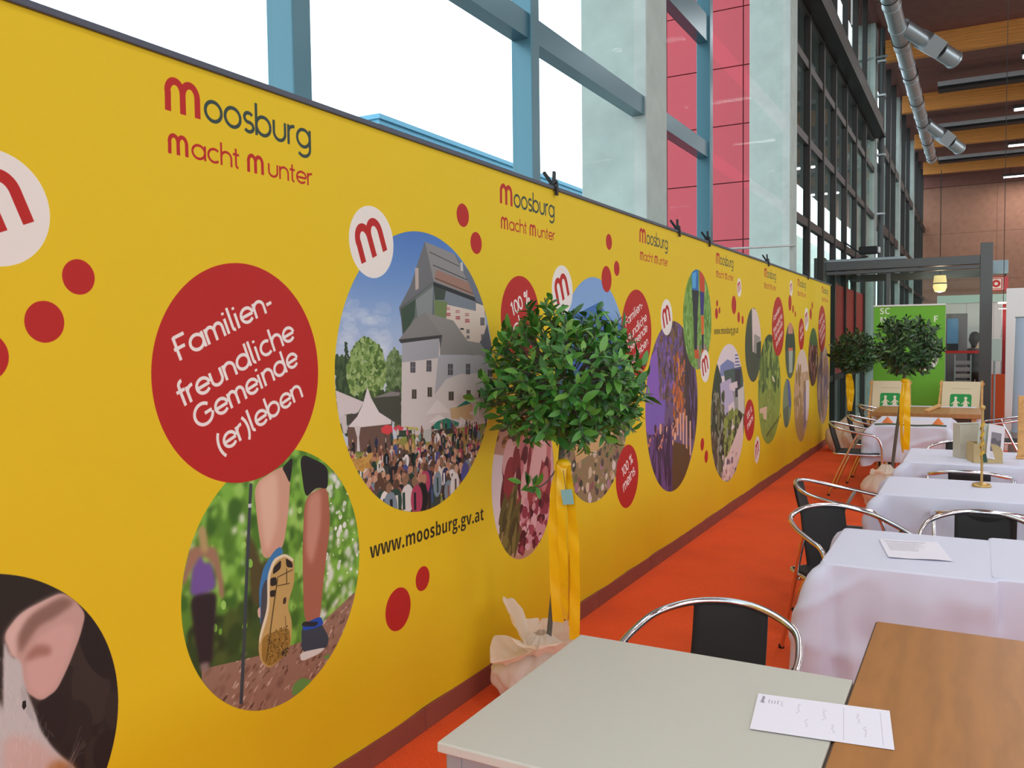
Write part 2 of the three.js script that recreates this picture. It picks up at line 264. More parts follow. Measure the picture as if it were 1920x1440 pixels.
const marketPrint = [['4d473f',[2904,1464,2936,1462,2935,1423,2902,1425]],['8b8478',[2918,1463,2921,1463,2920,1424,2917,1424]],['4d473f',[3017,1467,3051,1465,3050,1424,3016,1426]],['8b8478',[3032,1466,3035,1466,3034,1425,3031,1425]],['4d473f',[3182,1439,3223,1437,3222,1397,3181,1400]],['8b8478',[3200,1438,3204,1438,3203,1399,3199,1399]],['4d473f',[3334,1437,3368,1435,3367,1398,3333,1400]],['8b8478',[3349,1436,3353,1436,3352,1399,3348,1399]],['4d473f',[3440,1419,3495,1415,3495,1389,3439,1393]],['8b8478',[3465,1417,3469,1417,3468,1391,3464,1391]],['4a4d42',[2640,1447,2827,1472,2826,1321,2759,1347,2682,1386]],['878380',[2643,1445,2763,1464,2823,1456,2816,1443,2710,1445]],['d3c9c8',[2424,1487,2588,1433,2553,1396,2438,1392]],['4b4540',[2483,1392,2559,1393,2546,1347,2496,1351]],['cbc2c0',[2443,1390,2483,1392,2484,1323,2464,1325]],['6b5348',[2488,1352,2759,1335,2770,1278,2755,1215,2490,1254]],['ded6d4',[2611,1489,2634,1444,2682,1386,2759,1349,2759,1333,2563,1338,2490,1346,2547,1381,2584,1428]],['cfc7c4',[2527,1345,2567,1343,2555,1300,2560,1246,2540,1248,2544,1301]],['d8484f',[2693,1323,2726,1334,2765,1323,2768,1300,2731,1292,2696,1305]],['cf4a58',[2771,1316,2805,1325,2843,1311,2832,1300,2791,1300]],['b9b45c',[2843,1316,2945,1300,2941,1287,2867,1303]],['35483a',[2791,1302,2898,1296,2898,1271,2797,1275]],['dcd5d2',[3092,1410,3194,1346,3002,1354]],['e0dad6',[3098,1344,3177,1314,3016,1315]],['c9ae84',[3190,1364,3383,1373,3390,1293,3201,1318]],['2f7f6a',[3161,1323,3280,1289,3242,1274,3135,1270,3034,1291,3089,1315]],['2f7f6a',[3326,1390,3374,1374,3240,1364]],['dedad6',[3277,1321,3349,1287,3259,1279]],['d5d5d2',[3373,1336,3445,1338,3444,1302,3355,1328]],['3a3f3c',[3042,1278,3242,1272,3200,1251,3079,1246]],['b9bdb6',[2963,1285,3034,1289,3122,1241,3071,1227,2999,1235]],['6f8f84',[2963,1285,2999,1235,2929,1240]]];
const hikerPrint = [['96735f',[1777,675,2028,638,2220,620,2506,715,2549,689,2534,231,1772,533]],['a07860',[1743,1042,1764,1054,1844,1036,1854,1005,1871,908,1870,867,1853,877,1851,913,1835,986,1790,1025,1754,988,1726,945,1714,954]],['b49a68',[1779,1101,1794,1110,1811,1101,1819,1025,1791,1028]],['73589c',[1775,1009,1790,1021,1800,995,1828,991,1845,903,1743,904,1754,983]],['2f2527',[1743,907,1844,898,1837,824,1827,768,1816,673,1770,675,1754,802]],['8c7670',[1771,694,1806,688,1802,661,1774,668]],['3c4548',[1990,1210,2003,1208,1931,510,1917,513]],['c9cccc',[1982,1145,1997,1144,1996,1131,1981,1133]],['cf9f86',[2008,1207,2139,1247,2180,1226,2166,1094,2133,964,2039,948,2022,1047]],['dfb79f',[2024,1205,2117,1235,2111,1060,2056,965,2041,1049]],['262426',[2139,1241,2193,1272,2187,1225,2174,1182,2155,1217]],['a8664f',[2247,1124,2369,1146,2381,1008,2338,814,2310,656,2227,681,2229,933]],['c88d78',[2261,1120,2334,1141,2329,1005,2276,869,2246,929]],['262426',[2225,1283,2374,1216,2371,1131,2310,1148,2249,1117]],['3e7cb0',[2038,926,2095,972,2121,976,2135,953,2089,933,2053,873,2016,719,2015,858]],['4a4a4e',[2026,855,2054,892,2050,787,2016,710]],['c0a060',[2085,943,2141,949,2185,918,2184,840,2144,767,2166,709,2159,633,2120,598,2051,582,2015,617,2004,658,2010,706,2050,787,2054,892]],['e2d6b4',[2085,943,2141,949,2185,918,2176,911,2141,939,2096,933,2065,889,2060,778,2022,702,2011,674,2010,706,2050,787,2054,892]],['97742f',[2022,702,2150,694,2157,634,2120,598,2051,586,2017,623]],['2a2622',[2084,915,2122,932,2118,901,2079,890]],['2a2622',[2143,933,2176,909,2178,890,2146,900]],['2a2622',[2068,882,2097,879,2096,851,2067,854]],['2a2622',[2064,840,2090,838,2089,815,2064,819]],['3a3022',[2126,799,2141,799,2138,778,2123,778]],['5a4a2a',[2104,879,2179,886,2179,882,2104,875]],['5a4a2a',[2144,898,2149,896,2147,843,2142,844]],['5a4a2a',[2093,850,2160,843,2160,839,2093,847]],['4a3c22',[2101,880,2106,879,2074,755,2041,609,2036,610,2069,756]],['5a4a2a',[2131,738,2134,737,2137,672,2134,674]],['2a2622',[2103,613,2130,630,2152,623,2129,595]],['d8b0a0',[2006,793,2019,802,2018,762,2008,768]],['38434f',[2213,678,2313,662,2360,590,2346,553,2210,579]],['1f4fae',[2218,680,2318,681,2332,646,2288,646,2222,656]],['262a30',[2213,675,2223,689,2308,663,2288,651]],['d9d6cc',[2201,586,2344,559,2304,547,2207,551]],['64964a',[2161,484,2207,496,2262,467,2243,447,2159,445]],['64964a',[2323,527,2363,530,2352,510]]];
const animalPrint = [['c5a196',[1188,962,1234,1006,1341,1027,1375,1004,1409,951,1390,895,1354,826,1321,777,1278,765,1239,803,1216,896]],['8c6c60',[1222,947,1255,991,1341,1017,1384,991,1324,966,1277,957,1239,915,1227,901]],['d2aaa0',[1242,883,1276,931,1338,948,1382,926,1353,845,1317,788,1276,771,1248,809]],['a5776a',[1245,895,1270,914,1307,898,1311,873,1274,881,1242,878]],['d9b9ae',[1188,962,1234,1006,1341,1027,1351,1020,1256,995,1222,952,1220,899,1203,896]],['c4c2bf',[1188,958,1203,905,1231,887,1235,827,1263,739,1273,694,1310,623,1367,551,1384,485,1173,586]],['b0aeac',[1226,830,1247,782,1262,717,1245,733,1227,790]],['1f1c1e',[1230,784,1238,783,1239,767,1232,761,1228,771]],['cdb2a8',[1178,720,1248,687,1324,598,1364,494,1173,586]],['b07a48',[1281,594,1324,596,1357,565,1371,530,1307,550]]];
const YELLOW = '#e4c218', RED = '#b6221e', DARK = '#33433f', OFF = '#e9e3dc';
function strokeFont() {
  const O = ['a', 0.5, 0.5, 0.43, 0.43, 0, 360];
  return {
    o: [1.06, [O]], a: [1.1, [O, ['l', 0.94, 0, 0.94, 0.97]]], b: [1.08, [O, ['l', 0.07, 0, 0.07, 1.5]]], d: [1.12, [O, ['l', 0.94, 0, 0.94, 1.5]]],
    c: [0.94, [['a', 0.5, 0.5, 0.43, 0.43, 48, 312]]], e: [1.02, [['l', 0.08, 0.48, 0.92, 0.48], ['a', 0.5, 0.5, 0.43, 0.43, 0, 318]]],
    f: [0.56, [['l', 0.25, 0, 0.25, 1.15], ['a', 0.5, 1.15, 0.25, 0.28, 180, 85], ['l', 0, 0.9, 0.52, 0.9]]],
    g: [1.12, [O, ['l', 0.94, 0.97, 0.94, 0], ['a', 0.5, 0, 0.44, 0.4, 0, -140]]],
    h: [0.94, [['l', 0.07, 0, 0.07, 1.5], ['a', 0.44, 0.53, 0.37, 0.4, 180, 0], ['l', 0.81, 0.53, 0.81, 0]]],
    i: [0.36, [['l', 0.1, 0, 0.1, 0.97], ['l', 0.1, 1.2, 0.1, 1.36]]], l: [0.4, [['l', 0.1, 1.5, 0.1, 0.22], ['a', 0.26, 0.22, 0.16, 0.16, 180, 270]]],
    m: [1.36, [['l', 0.07, 0, 0.07, 0.97], ['a', 0.35, 0.6, 0.28, 0.33, 180, 0], ['l', 0.63, 0.6, 0.63, 0], ['a', 0.91, 0.6, 0.28, 0.33, 180, 0], ['l', 1.19, 0.6, 1.19, 0]]],
    n: [0.94, [['l', 0.07, 0, 0.07, 0.97], ['a', 0.43, 0.55, 0.36, 0.38, 180, 0], ['l', 0.79, 0.55, 0.79, 0]]],
    r: [0.58, [['l', 0.07, 0, 0.07, 0.97], ['a', 0.42, 0.58, 0.35, 0.35, 180, 80]]],
    s: [0.74, [['a', 0.36, 0.71, 0.25, 0.22, 35, 270], ['a', 0.36, 0.28, 0.27, 0.22, 90, -145]]],
    t: [0.56, [['l', 0.22, 1.32, 0.22, 0.22], ['a', 0.38, 0.22, 0.16, 0.17, 180, 275], ['l', 0, 0.92, 0.46, 0.92]]],
    u: [0.94, [['l', 0.07, 0.97, 0.07, 0.42], ['a', 0.43, 0.42, 0.36, 0.36, 180, 360], ['l', 0.79, 0.97, 0.79, 0.3]]],
    F: [0.84, [['l', 0.1, 0, 0.1, 1.4], ['l', 0.1, 1.34, 0.78, 1.34], ['l', -0.08, 0.7, 0.62, 0.7]]], G: [1.42, [['a', 0.68, 0.68, 0.6, 0.62, 42, 350], ['l', 1.26, 0.68, 0.75, 0.68]]],
    '(': [0.44, [['a', 0.75, 0.5, 0.62, 1.0, 130, 230]]], ')': [0.44, [['a', -0.35, 0.5, 0.62, 1.0, 50, -50]]], '-': [0.55, [['l', 0.06, 0.48, 0.46, 0.48]]], ' ': [0.5, []],
    1: [0.62, [['l', 0.08, 1.1, 0.34, 1.34, 0.34, 0]]], 0: [0.92, [['a', 0.45, 0.68, 0.36, 0.62, 0, 360]]], '%': [1.1, [['a', 0.25, 1.1, 0.17, 0.2, 0, 360], ['a', 0.8, 0.26, 0.17, 0.2, 0, 360], ['l', 0.82, 1.36, 0.22, 0]]],
  };
}
const FONT = strokeFont();
const strokeWidth = (s) => [...s].reduce((w, c) => w + FONT[c][0], 0);
// text whose baseline starts at (x, y), fitted to width w, x-height h, turned by rot
function strokeText(c, s, x, y, w, h, rot, color, lw = 0.16) {
  c.save(); c.translate(x, y); c.rotate(rot); c.strokeStyle = color; c.lineWidth = lw * h; c.lineCap = 'butt'; c.lineJoin = 'round';
  const k = w / strokeWidth(s); let p = 0;
  for (const ch of s) {
    const [adv, segs] = FONT[ch];
    for (const g of segs) {
      c.beginPath();
      if (g[0] === 'l') for (let i = 1; i < g.length; i += 2) c.lineTo((p + g[i]) * k, g[i + 1] * h);
      else for (let i = 0; i <= 28; i++) { const a = (g[5] + (g[6] - g[5]) * i / 28) * Math.PI / 180; c.lineTo((p + g[1] + Math.cos(a) * g[3]) * k, (g[2] + Math.sin(a) * g[4]) * h); }
      c.stroke();
    }
    p += adv;
  }
  c.restore();
}
// the double-arched m of the logo
function archM(c, x, y, w, h, rot, color, lw = 0.165) {
  c.save(); c.translate(x, y); c.rotate(rot); c.strokeStyle = color; c.lineWidth = lw * w; c.lineCap = 'butt'; c.lineJoin = 'round';
  const q = lw / 2;
  for (const [a, b, ta] of [[q, 0.5, q + 0.01], [0.5, 1 - q, 0.5]]) {
    c.beginPath(); c.moveTo(a * w, 0); c.lineTo(ta * w, 0.56 * h);
    const r = (b - a) / 2, ry = 0.44 - q * w / h;
    for (let i = 0; i <= 24; i++) { const t = Math.PI * (1 - i / 24); c.lineTo((a + r + Math.cos(t) * r) * w, (0.56 + Math.sin(t) * ry) * h); }
    c.lineTo(b * w, 0); c.stroke();
  }
  c.restore();
}
const disc = (c, x, y, rx, ry, color) => { c.fillStyle = color; c.beginPath(); c.ellipse(x, y, rx, ry ?? rx, 0, 0, 7); c.fill(); };
function polys(c, list) { for (const [col, p] of list) { c.fillStyle = '#' + col; c.beginPath(); for (let i = 0; i < p.length; i += 2) c.lineTo(p[i] / 1000, p[i + 1] / 1000); c.fill(); } }
// the same with rounded outlines, for bodies and soft things
function rounds(c, list) { for (const [col, p] of list) { const n = p.length / 2, q = (i) => [p[(i % n) * 2] / 1000, p[(i % n) * 2 + 1] / 1000]; c.fillStyle = '#' + col; c.beginPath(); for (let i = 0; i < n; i++) { const a = q(i), b = q(i + 1), z = q(i + n - 1), k = 0.32, s = [a[0] + (z[0] - a[0]) * k, a[1] + (z[1] - a[1]) * k], e = [a[0] + (b[0] - a[0]) * k, a[1] + (b[1] - a[1]) * k]; if (i) c.lineTo(...s); else c.moveTo(...s); c.quadraticCurveTo(a[0], a[1], e[0], e[1]); } c.fill(); } }
function poly(c, col, ...p) { c.fillStyle = col; c.beginPath(); for (let i = 0; i < p.length; i += 2) c.lineTo(p[i], p[i + 1]); c.fill(); }
function blobs(c, r, n, x0, x1, y0, y1, s0, s1, cols, stretch = 1, tilt = 0) {
  for (let i = 0; i < n; i++) { const x = x0 + r() * (x1 - x0), y = y0 + r() * (y1 - y0), s = s0 + r() * (s1 - s0); c.fillStyle = cols[Math.floor(r() * cols.length)]; c.beginPath(); c.ellipse(x, y, s, s * stretch * (0.6 + r() * 0.8), tilt + (r() - 0.5) * 0.6, 0, 7); c.fill(); }
}
let r = rng(1), view = [0, 0, 1, 1, 0];   // the seeded stream of the photo being drawn; t0, t1, scales and top of the section being drawn
function photo(c, x, y, rx, ry, draw) { if (x + rx < view[0] || x - rx > view[1]) return; r = rng(Math.round(x * 1000)); c.save(); c.beginPath(); c.ellipse(x, y, rx, ry, 0, 0, 7); c.clip(); draw(); c.restore(); }
// draws on a sheet of its own and lays it down out of focus by mm millimetres, as the depth of field of the printed photograph
function soft(c, x0, x1, y0, y1, mm, draw) {
  const [t0, , sx, sy, top] = view, o = document.createElement('canvas'); o.width = Math.ceil((x1 - x0) * sx); o.height = Math.ceil((y1 - y0) * sy);
  const d = o.getContext('2d'); d.setTransform(sx, 0, 0, -sy, -x0 * sx, y1 * sy); draw(d);
  c.save(); c.setTransform(1, 0, 0, 1, 0, 0); c.filter = `blur(${(mm * sx / 1000).toFixed(2)}px)`; c.drawImage(o, (x0 - t0) * sx, (top - y1) * sy); c.filter = 'none'; c.restore();
}
// photo drawn in its own unit circle
function unitPhoto(c, x, y, rx, ry, draw) { photo(c, x, y, rx, ry, () => { c.translate(x, y); c.scale(rx, ry); draw(); }); }
function ramp(c, y0, y1, stops) { const g = c.createLinearGradient(0, y0, 0, y1); stops.forEach((s, i) => g.addColorStop(i / (stops.length - 1), s)); return g; }
function people(c, r, n, x0, x1, y0, y1, hTop, hBot) {
  const list = []; for (let i = 0; i < n; i++) list.push([x0 + r() * (x1 - x0), y1 - Math.pow(r(), 0.8) * (y1 - y0)]);
  list.sort((a, b) => b[1] - a[1]);
  const coats = ['#20242a', '#1f3d30', '#26463a', '#d8d2cc', '#c9beb4', '#8a5a48', '#2c2f55', '#4a4f8a', '#b0405e', '#5b4a40', '#e2dcd6', '#171a1c', '#7a8a94'], legs = ['#22201f', '#2b2a30', '#5a4638', '#3a3f38'], skin = ['#c99c80', '#b88468', '#5a4030', '#8a6a50'];
  for (const [x, y] of list) {
    const h = hTop + (hBot - hTop) * (y1 - y) / (y1 - y0), w = h * (0.15 + r() * 0.06);
    c.fillStyle = legs[Math.floor(r() * 4)]; c.beginPath(); c.ellipse(x, y - h * 0.05, w * 0.6, h * 0.32, 0, 0, 7); c.fill();
    c.fillStyle = coats[Math.floor(r() * coats.length)]; c.beginPath(); c.ellipse(x, y + h * 0.32, w, h * 0.26, (r() - 0.5) * 0.3, 0, 7); c.fill();
    c.fillStyle = coats[Math.floor(r() * coats.length)]; c.fillRect(x - w * (0.9 - r()), y + h * 0.15, w * 0.4, h * 0.3);
    c.fillStyle = skin[Math.floor(r() * 4)]; c.beginPath(); c.ellipse(x + (r() - 0.5) * w, y + h * 0.64, w * 0.42, h * 0.085, 0, 0, 7); c.fill();
  }
}
const TILT = 0.397;   // the bubbles' lines rise by 22.8 degrees
function badge(c, x, y, r, s = 0.138) {   // white disc with the red m
  disc(c, x, y, r, r, OFF);
  const k = r / 0.138; archM(c, x - 0.066 * k, y - 0.089 * k, 0.176 * k, 0.142 * k, TILT, RED, 0.17);
}
function family(c, x, y, r) {
  disc(c, x, y, r, r, RED); const k = r / 0.349, W = '#ece5df';
  strokeText(c, 'Familien-', x - 0.25 * k, y + 0.045 * k, 0.425 * k, 0.052 * k, TILT, W, 0.21);
  strokeText(c, 'freundliche', x - 0.246 * k, y - 0.093 * k, 0.53 * k, 0.052 * k, TILT, W, 0.21);
  strokeText(c, 'Gemeinde', x - 0.19 * k, y - 0.165 * k, 0.485 * k, 0.052 * k, TILT, W, 0.21);
  strokeText(c, '(er)leben', x - 0.108 * k, y - 0.25 * k, 0.415 * k, 0.052 * k, TILT, W, 0.21);
}
function hundred(c, x, y, r, second) {
  disc(c, x, y, r, r, RED); const k = r / 0.212, W = '#ece5df';
  strokeText(c, '100 %', x - 0.09 * k, y + 0.003 * k, 0.215 * k, 0.05 * k, TILT, W, 0.22);
  strokeText(c, second, x - 0.075 * k, y - 0.098 * k, (second.length > 2 ? 0.25 : 0.1) * k, 0.056 * k, TILT, W, 0.2);
}
function logo(c, t) {
  archM(c, t, 2.334, 0.128, 0.1, 0, RED); strokeText(c, 'oosburg', t + 0.142, 2.334, 0.478, 0.068, 0, DARK, 0.165);
  archM(c, t + 0.006, 2.212, 0.073, 0.06, 0, RED); strokeText(c, 'acht', t + 0.09, 2.212, 0.192, 0.046, 0, RED, 0.165);
  archM(c, t + 0.31, 2.21, 0.073, 0.06, 0, RED); strokeText(c, 'unter', t + 0.402, 2.21, 0.218, 0.044, 0, RED, 0.165);
}
function url(c, x, y, w, rot = 0) {
  c.save(); c.translate(x, y); c.rotate(rot); c.scale(1, -1); c.font = 'bold 100px sans-serif'; c.fillStyle = '#2a2716'; const k = w / c.measureText('www.moosburg.gv.at').width; c.scale(k, k); c.fillText('www.moosburg.gv.at', 0, 0); c.restore();
}
function drawBanner(c) {
  c.fillStyle = YELLOW; c.fillRect(-1, -0.1, 16, 2.8);
  // white animal head with a big pink ear on black
  photo(c, 1.064, 0.7, 0.431, 0.431, () => {
    c.fillStyle = '#2b2621'; c.fillRect(0.5, 0, 2, 2);
    blobs(c, r, 60, 1.2, 1.5, 0.3, 0.95, 0.02, 0.08, ['#2b2621', '#332c26', '#272220', '#38302a'], 1.6);
    soft(c, 0.55, 1.6, 0.2, 1.2, 6, (d) => { disc(d, 1.06, 0.56, 0.19, 0.3, '#c4c2bf'); disc(d, 1.02, 0.42, 0.2, 0.12, '#cdb2a8'); disc(d, 0.9, 0.86, 0.07, 0.15, '#c5a196'); }); disc(c, 0.98, 0.72, 0.014, 0.018, '#1f1c1e');
    soft(c, 0.9, 1.6, 0.2, 1.2, 1.5, (d) => rounds(d, animalPrint.slice(0, 1))); soft(c, 0.9, 1.6, 0.2, 1.2, 6, (d) => rounds(d, animalPrint.slice(1, 5))); soft(c, 0.9, 1.6, 0.2, 1.2, 2.5, (d) => rounds(d, animalPrint.slice(5, 7))); soft(c, 0.9, 1.6, 0.2, 1.2, 9, (d) => rounds(d, animalPrint.slice(8)));
    const fur = rng(3); c.lineWidth = 0.0008; c.globalAlpha = 0.6;
    for (let i = 0; i < 1500; i++) { const y = 0.45 + fur() * 0.5, x = 0.88 + fur() * (0.42 + Math.max(0, 0.62 - y) * 0.5), a = -0.6 + fur() * 1.2; if (x > 1.275 + (0.74 - y) * 0.45) continue; c.strokeStyle = ['#e4e1dd', '#cfccc9', '#b3afac', '#d6c6be'][i % 4]; c.beginPath(); c.moveTo(x, y); c.lineTo(x + Math.sin(a) * 0.02, y - Math.cos(a) * 0.022); c.stroke(); }
    c.globalAlpha = 1; polys(c, animalPrint.slice(7, 8));
    c.strokeStyle = '#8a7a70'; for (let i = 0; i < 12; i++) { c.beginPath(); c.moveTo(1.33, 0.56 - i * 0.006); c.quadraticCurveTo(1.36, 0.6, 1.36 + fur() * 0.04, 0.66 - fur() * 0.09); c.stroke(); }
  });
  // hikers in the forest
  photo(c, 2.127, 0.871, 0.415, 0.431, () => {
    soft(c, 1.6, 2.65, 0.35, 1.4, 6, (d) => {
    d.fillStyle = '#5c8a2e'; d.fillRect(1.6, 0.3, 1.1, 1.1);
    blobs(d, r, 900, 1.68, 2.56, 0.55, 1.32, 0.006, 0.03, ['#4f7d28', '#6da036', '#7cb542', '#3f6a22', '#88bf4e', '#5a8c30', '#98c95c'], 1.2);
    blobs(d, r, 90, 2.3, 2.56, 0.62, 1.2, 0.006, 0.016, ['#dfe6dc', '#c9d8c0', '#eef0ea', '#a9c894']); blobs(d, r, 30, 1.75, 2.3, 0.85, 1.25, 0.006, 0.014, ['#d5e2c4', '#c4d8a8', '#a8cf70']);
    blobs(d, r, 130, 1.7, 2.05, 0.45, 0.8, 0.01, 0.04, ['#33481d', '#3d5522', '#4a5c26', '#2c3a1a'], 1.6); blobs(d, r, 14, 2.0, 2.06, 0.55, 0.95, 0.014, 0.03, ['#4c4424', '#544c2a'], 3);
    });
    blobs(c, r, 60, 2.3, 2.56, 0.75, 1.2, 0.004, 0.011, ['#e2e8de', '#cfdcc6', '#f0f2ec']); blobs(c, r, 70, 1.75, 2.56, 0.75, 1.28, 0.004, 0.012, ['#9ccf62', '#86bd4c', '#6da036'], 1.3);
    polys(c, hikerPrint.slice(0, 1)); c.save(); c.beginPath(); { const p = hikerPrint[0][1]; for (let i = 0; i < p.length; i += 2) c.lineTo(p[i] / 1000, p[i + 1] / 1000); } c.clip(); blobs(c, r, 700, 1.85, 2.56, 0.4, 0.86, 0.004, 0.014, ['#8d6a55', '#a37f69', '#74523f', '#b59a85', '#5d4434', '#9c7460', '#c4a894'], 0.35, 0.55);
    c.restore(); soft(c, 1.65, 2.6, 0.4, 1.35, 4, (d) => blobs(d, r, 120, 1.8, 2.5, 0.4, 0.72, 0.006, 0.02, ['rgba(190,165,145,0.25)', 'rgba(80,56,44,0.3)'], 0.4, 0.55));
    soft(c, 1.65, 2.6, 0.4, 1.35, 5, (d) => rounds(d, hikerPrint.slice(1, 6))); polys(c, hikerPrint.slice(6, 8)); rounds(c, hikerPrint.slice(8, 9)); soft(c, 1.65, 2.6, 0.4, 1.35, 9, (d) => rounds(d, hikerPrint.slice(9, 10))); rounds(c, hikerPrint.slice(10, 12)); soft(c, 1.65, 2.6, 0.4, 1.35, 9, (d) => rounds(d, hikerPrint.slice(12, 13))); rounds(c, hikerPrint.slice(13));
    const sole = rng(9); for (let i = 0; i < 260; i++) disc(c, 2.045 + sole() * 0.1, 0.6 + sole() * 0.1, 0.0012 + sole() * 0.002, undefined, ['#6b5320', '#4a3918', '#a88848'][i % 3]);
  });
  family(c, 1.983, 1.566, 0.349);
  // castle above a market
  photo(c, 2.997, 1.533, 0.575, 0.589, () => {
    c.fillStyle = ramp(c, 2.12, 1.5, ['#4c78bd', '#6b93cb', '#9db4d6', '#c3cbd8']); c.fillRect(2.3, 0.8, 1.4, 1.4);
    blobs(c, r, 50, 2.45, 2.75, 1.6, 1.82, 0.02, 0.06, ['rgba(225,228,236,0.16)', 'rgba(210,218,232,0.16)'], 0.4);
    blobs(c, r, 260, 2.43, 2.52, 1.42, 1.6, 0.004, 0.014, ['#33452c', '#3e5334', '#4a5e3c'], 1.5); for (let k = 0; k < 60; k++) disc(c, 2.49 + (r() - 0.5) * 0.05 * (1 - k / 70), 1.5 + k * 0.0027, 0.006, 0.005, '#35472e');
    for (let k = 0; k < 1100; k++) { const a = r() * 7, q = Math.sqrt(r()); const x = 2.61 + Math.cos(a) * q * 0.115, y = 1.545 + Math.sin(a) * q * 0.13; disc(c, x, y, 0.004 + r() * 0.009, undefined, ['#6f8d48', '#7f9c55', '#5a7838', '#91ab66', '#4a6630', '#a0b678'][Math.floor(r() * 6)]); }
    for (let k = 0; k < 500; k++) { const x = 2.735 + r() * 0.11, y = 1.42 + r() * 0.215 * (1 - Math.abs(x - 2.79) * 4); disc(c, x, y, 0.004 + r() * 0.008, undefined, ['#5c7546', '#6d8656', '#4d643c', '#7f9468'][Math.floor(r() * 4)]); }
    blobs(c, r, 160, 2.45, 2.84, 1.32, 1.46, 0.008, 0.02, ['#3f5131', '#4c6038', '#35452c'], 1);
    polys(c, castlePrint);
    c.fillStyle = '#8f8c48'; c.fillRect(2.4, 0.85, 1.2, 0.42); blobs(c, r, 240, 2.4, 3.6, 0.9, 1.27, 0.01, 0.035, ['#7f9440', '#b98f52', '#c9a263', '#8d9c48', '#a9824a', '#6e8838'], 0.5);
    polys(c, marketPrint);
    people(c, r, 330, 2.45, 3.58, 0.93, 1.28, 0.05, 0.2);
    blobs(c, r, 60, 2.45, 2.62, 1.18, 1.22, 0.008, 0.02, ['#c79b4e', '#b98a42'], 0.6); people(c, r, 26, 2.6, 3.4, 0.88, 1.02, 0.19, 0.27);
  });
  // sausages and bacon
  unitPhoto(c, 3.89, 0.95, 0.345, 0.42, () => {
    c.fillStyle = '#b98a72'; c.fillRect(-1.2, -1.2, 2.4, 2.4); poly(c, '#d9c6c4', -1, 0.4, -0.35, 0.3, -0.5, -0.5, -1, -0.6); poly(c, '#c99aa0', 0.1, 1, 0.9, 1, 1, -0.3, 0.5, 0);
    blobs(c, r, 90, -1, 1, 0.45, 1, 0.06, 0.16, ['#8a5a34', '#6d4426', '#a8703e', '#503220'], 0.5); poly(c, '#d8cdbf', -0.2, 0.35, 0.05, 0.5, 0.1, 0.2, -0.1, 0.15);
    blobs(c, r, 120, -0.55, 0.75, -0.45, 0.3, 0.06, 0.17, ['#7c2a2c', '#963a3a', '#5e1e22', '#b86a6a', '#d3a09c', '#8a3032'], 1.8, -0.3); blobs(c, r, 150, -0.2, 0.95, -0.9, -0.35, 0.04, 0.1, ['#6a1f26', '#a04450', '#d7a3a6', '#4c161c', '#8c3340', '#c98a90'], 0.9);
    blobs(c, r, 60, -0.75, -0.2, -0.85, -0.2, 0.03, 0.07, ['#5f5526', '#7a6c34', '#473f1c'], 3.5, -0.5);
  });
  hundred(c, 3.869, 1.78, 0.212, 'd');
  // village and market below blue mountains
  unitPhoto(c, 4.835, 1.354, 0.58, 0.69, () => {
    c.fillStyle = ramp(c, 1, 0.1, ['#7fa4d6', '#86abd8', '#5a82bc', '#3f68a0']); c.fillRect(-1.2, -1.2, 2.4, 2.4);
    poly(c, '#3f6fb4', -1, 0.62, -0.4, 0.68, 0.1, 0.78, 0.5, 0.62, 1, 0.55, 1, 0, -1, 0); poly(c, '#2f5c9c', -1, 0.45, 0, 0.55, 0.6, 0.42, 1, 0.4, 1, -0.2, -1, -0.2); poly(c, '#35606f', -1, 0.2, 1, 0.15, 1, -0.4, -1, -0.4); c.fillStyle = '#8f7a58'; c.fillRect(-1, -1.1, 2, 0.8);
    blobs(c, r, 300, -1, 1, -1, -0.2, 0.015, 0.05, ['#6b6a48', '#b59a78', '#5c4c48', '#cbb59a', '#8a5a58', '#3f4436', '#d6c6bc', '#7a8a50', '#a87a8a'], 0.8); poly(c, '#c9a470', -0.6, -0.3, 0.5, -0.42, 0.4, -0.5, -0.5, -0.6); poly(c, '#5f8648', 0.2, -0.15, 0.9, -0.2, 0.8, -0.4, 0.4, -0.36);
  });
  badge(c, 4.374, 1.945, 0.138); family(c, 5.568, 1.708, 0.296); hundred(c, 5.365, 0.746, 0.212, 'meins');
  // forest path at dusk
  unitPhoto(c, 6.368, 1.145, 0.638, 0.656, () => {
    c.fillStyle = '#6f5878'; c.fillRect(-1, -1, 2, 2); blobs(c, r, 900, -1, 1, 0, 1, 0.01, 0.035, ['#7a58a0', '#8d68b8', '#5c4638', '#76583c', '#4c3c44', '#86603a', '#65508a', '#5a4030'], 1.6); poly(c, '#8a60b8', -1, 0.5, -0.6, 0.7, -0.5, 0.1, -0.7, -0.3, -1, -0.2); poly(c, '#7d62b4', -0.95, 0.1, -0.3, 0.1, -0.35, -0.25, -0.9, -0.25);
    poly(c, '#4a3a3c', 0.35, 0.95, 0.75, 0.7, 1, -0.1, 0.9, -0.5, 0.5, -0.4); blobs(c, r, 150, 0.0, 0.45, -0.3, 0.6, 0.01, 0.035, ['#5c4638', '#a8582a', '#c76a2a', '#7a4a30', '#d88a4a'], 2); blobs(c, r, 40, 0.5, 0.98, -0.4, 0.9, 0.015, 0.03, ['#3c2e34', '#57444c', '#6a5288'], 8); poly(c, '#5e4426', -0.1, -0.4, 0.7, -0.55, 0.6, -1, -0.3, -1); poly(c, '#4c3450', -0.9, -0.25, -0.2, -0.3, -0.1, -1, -0.9, -0.8);
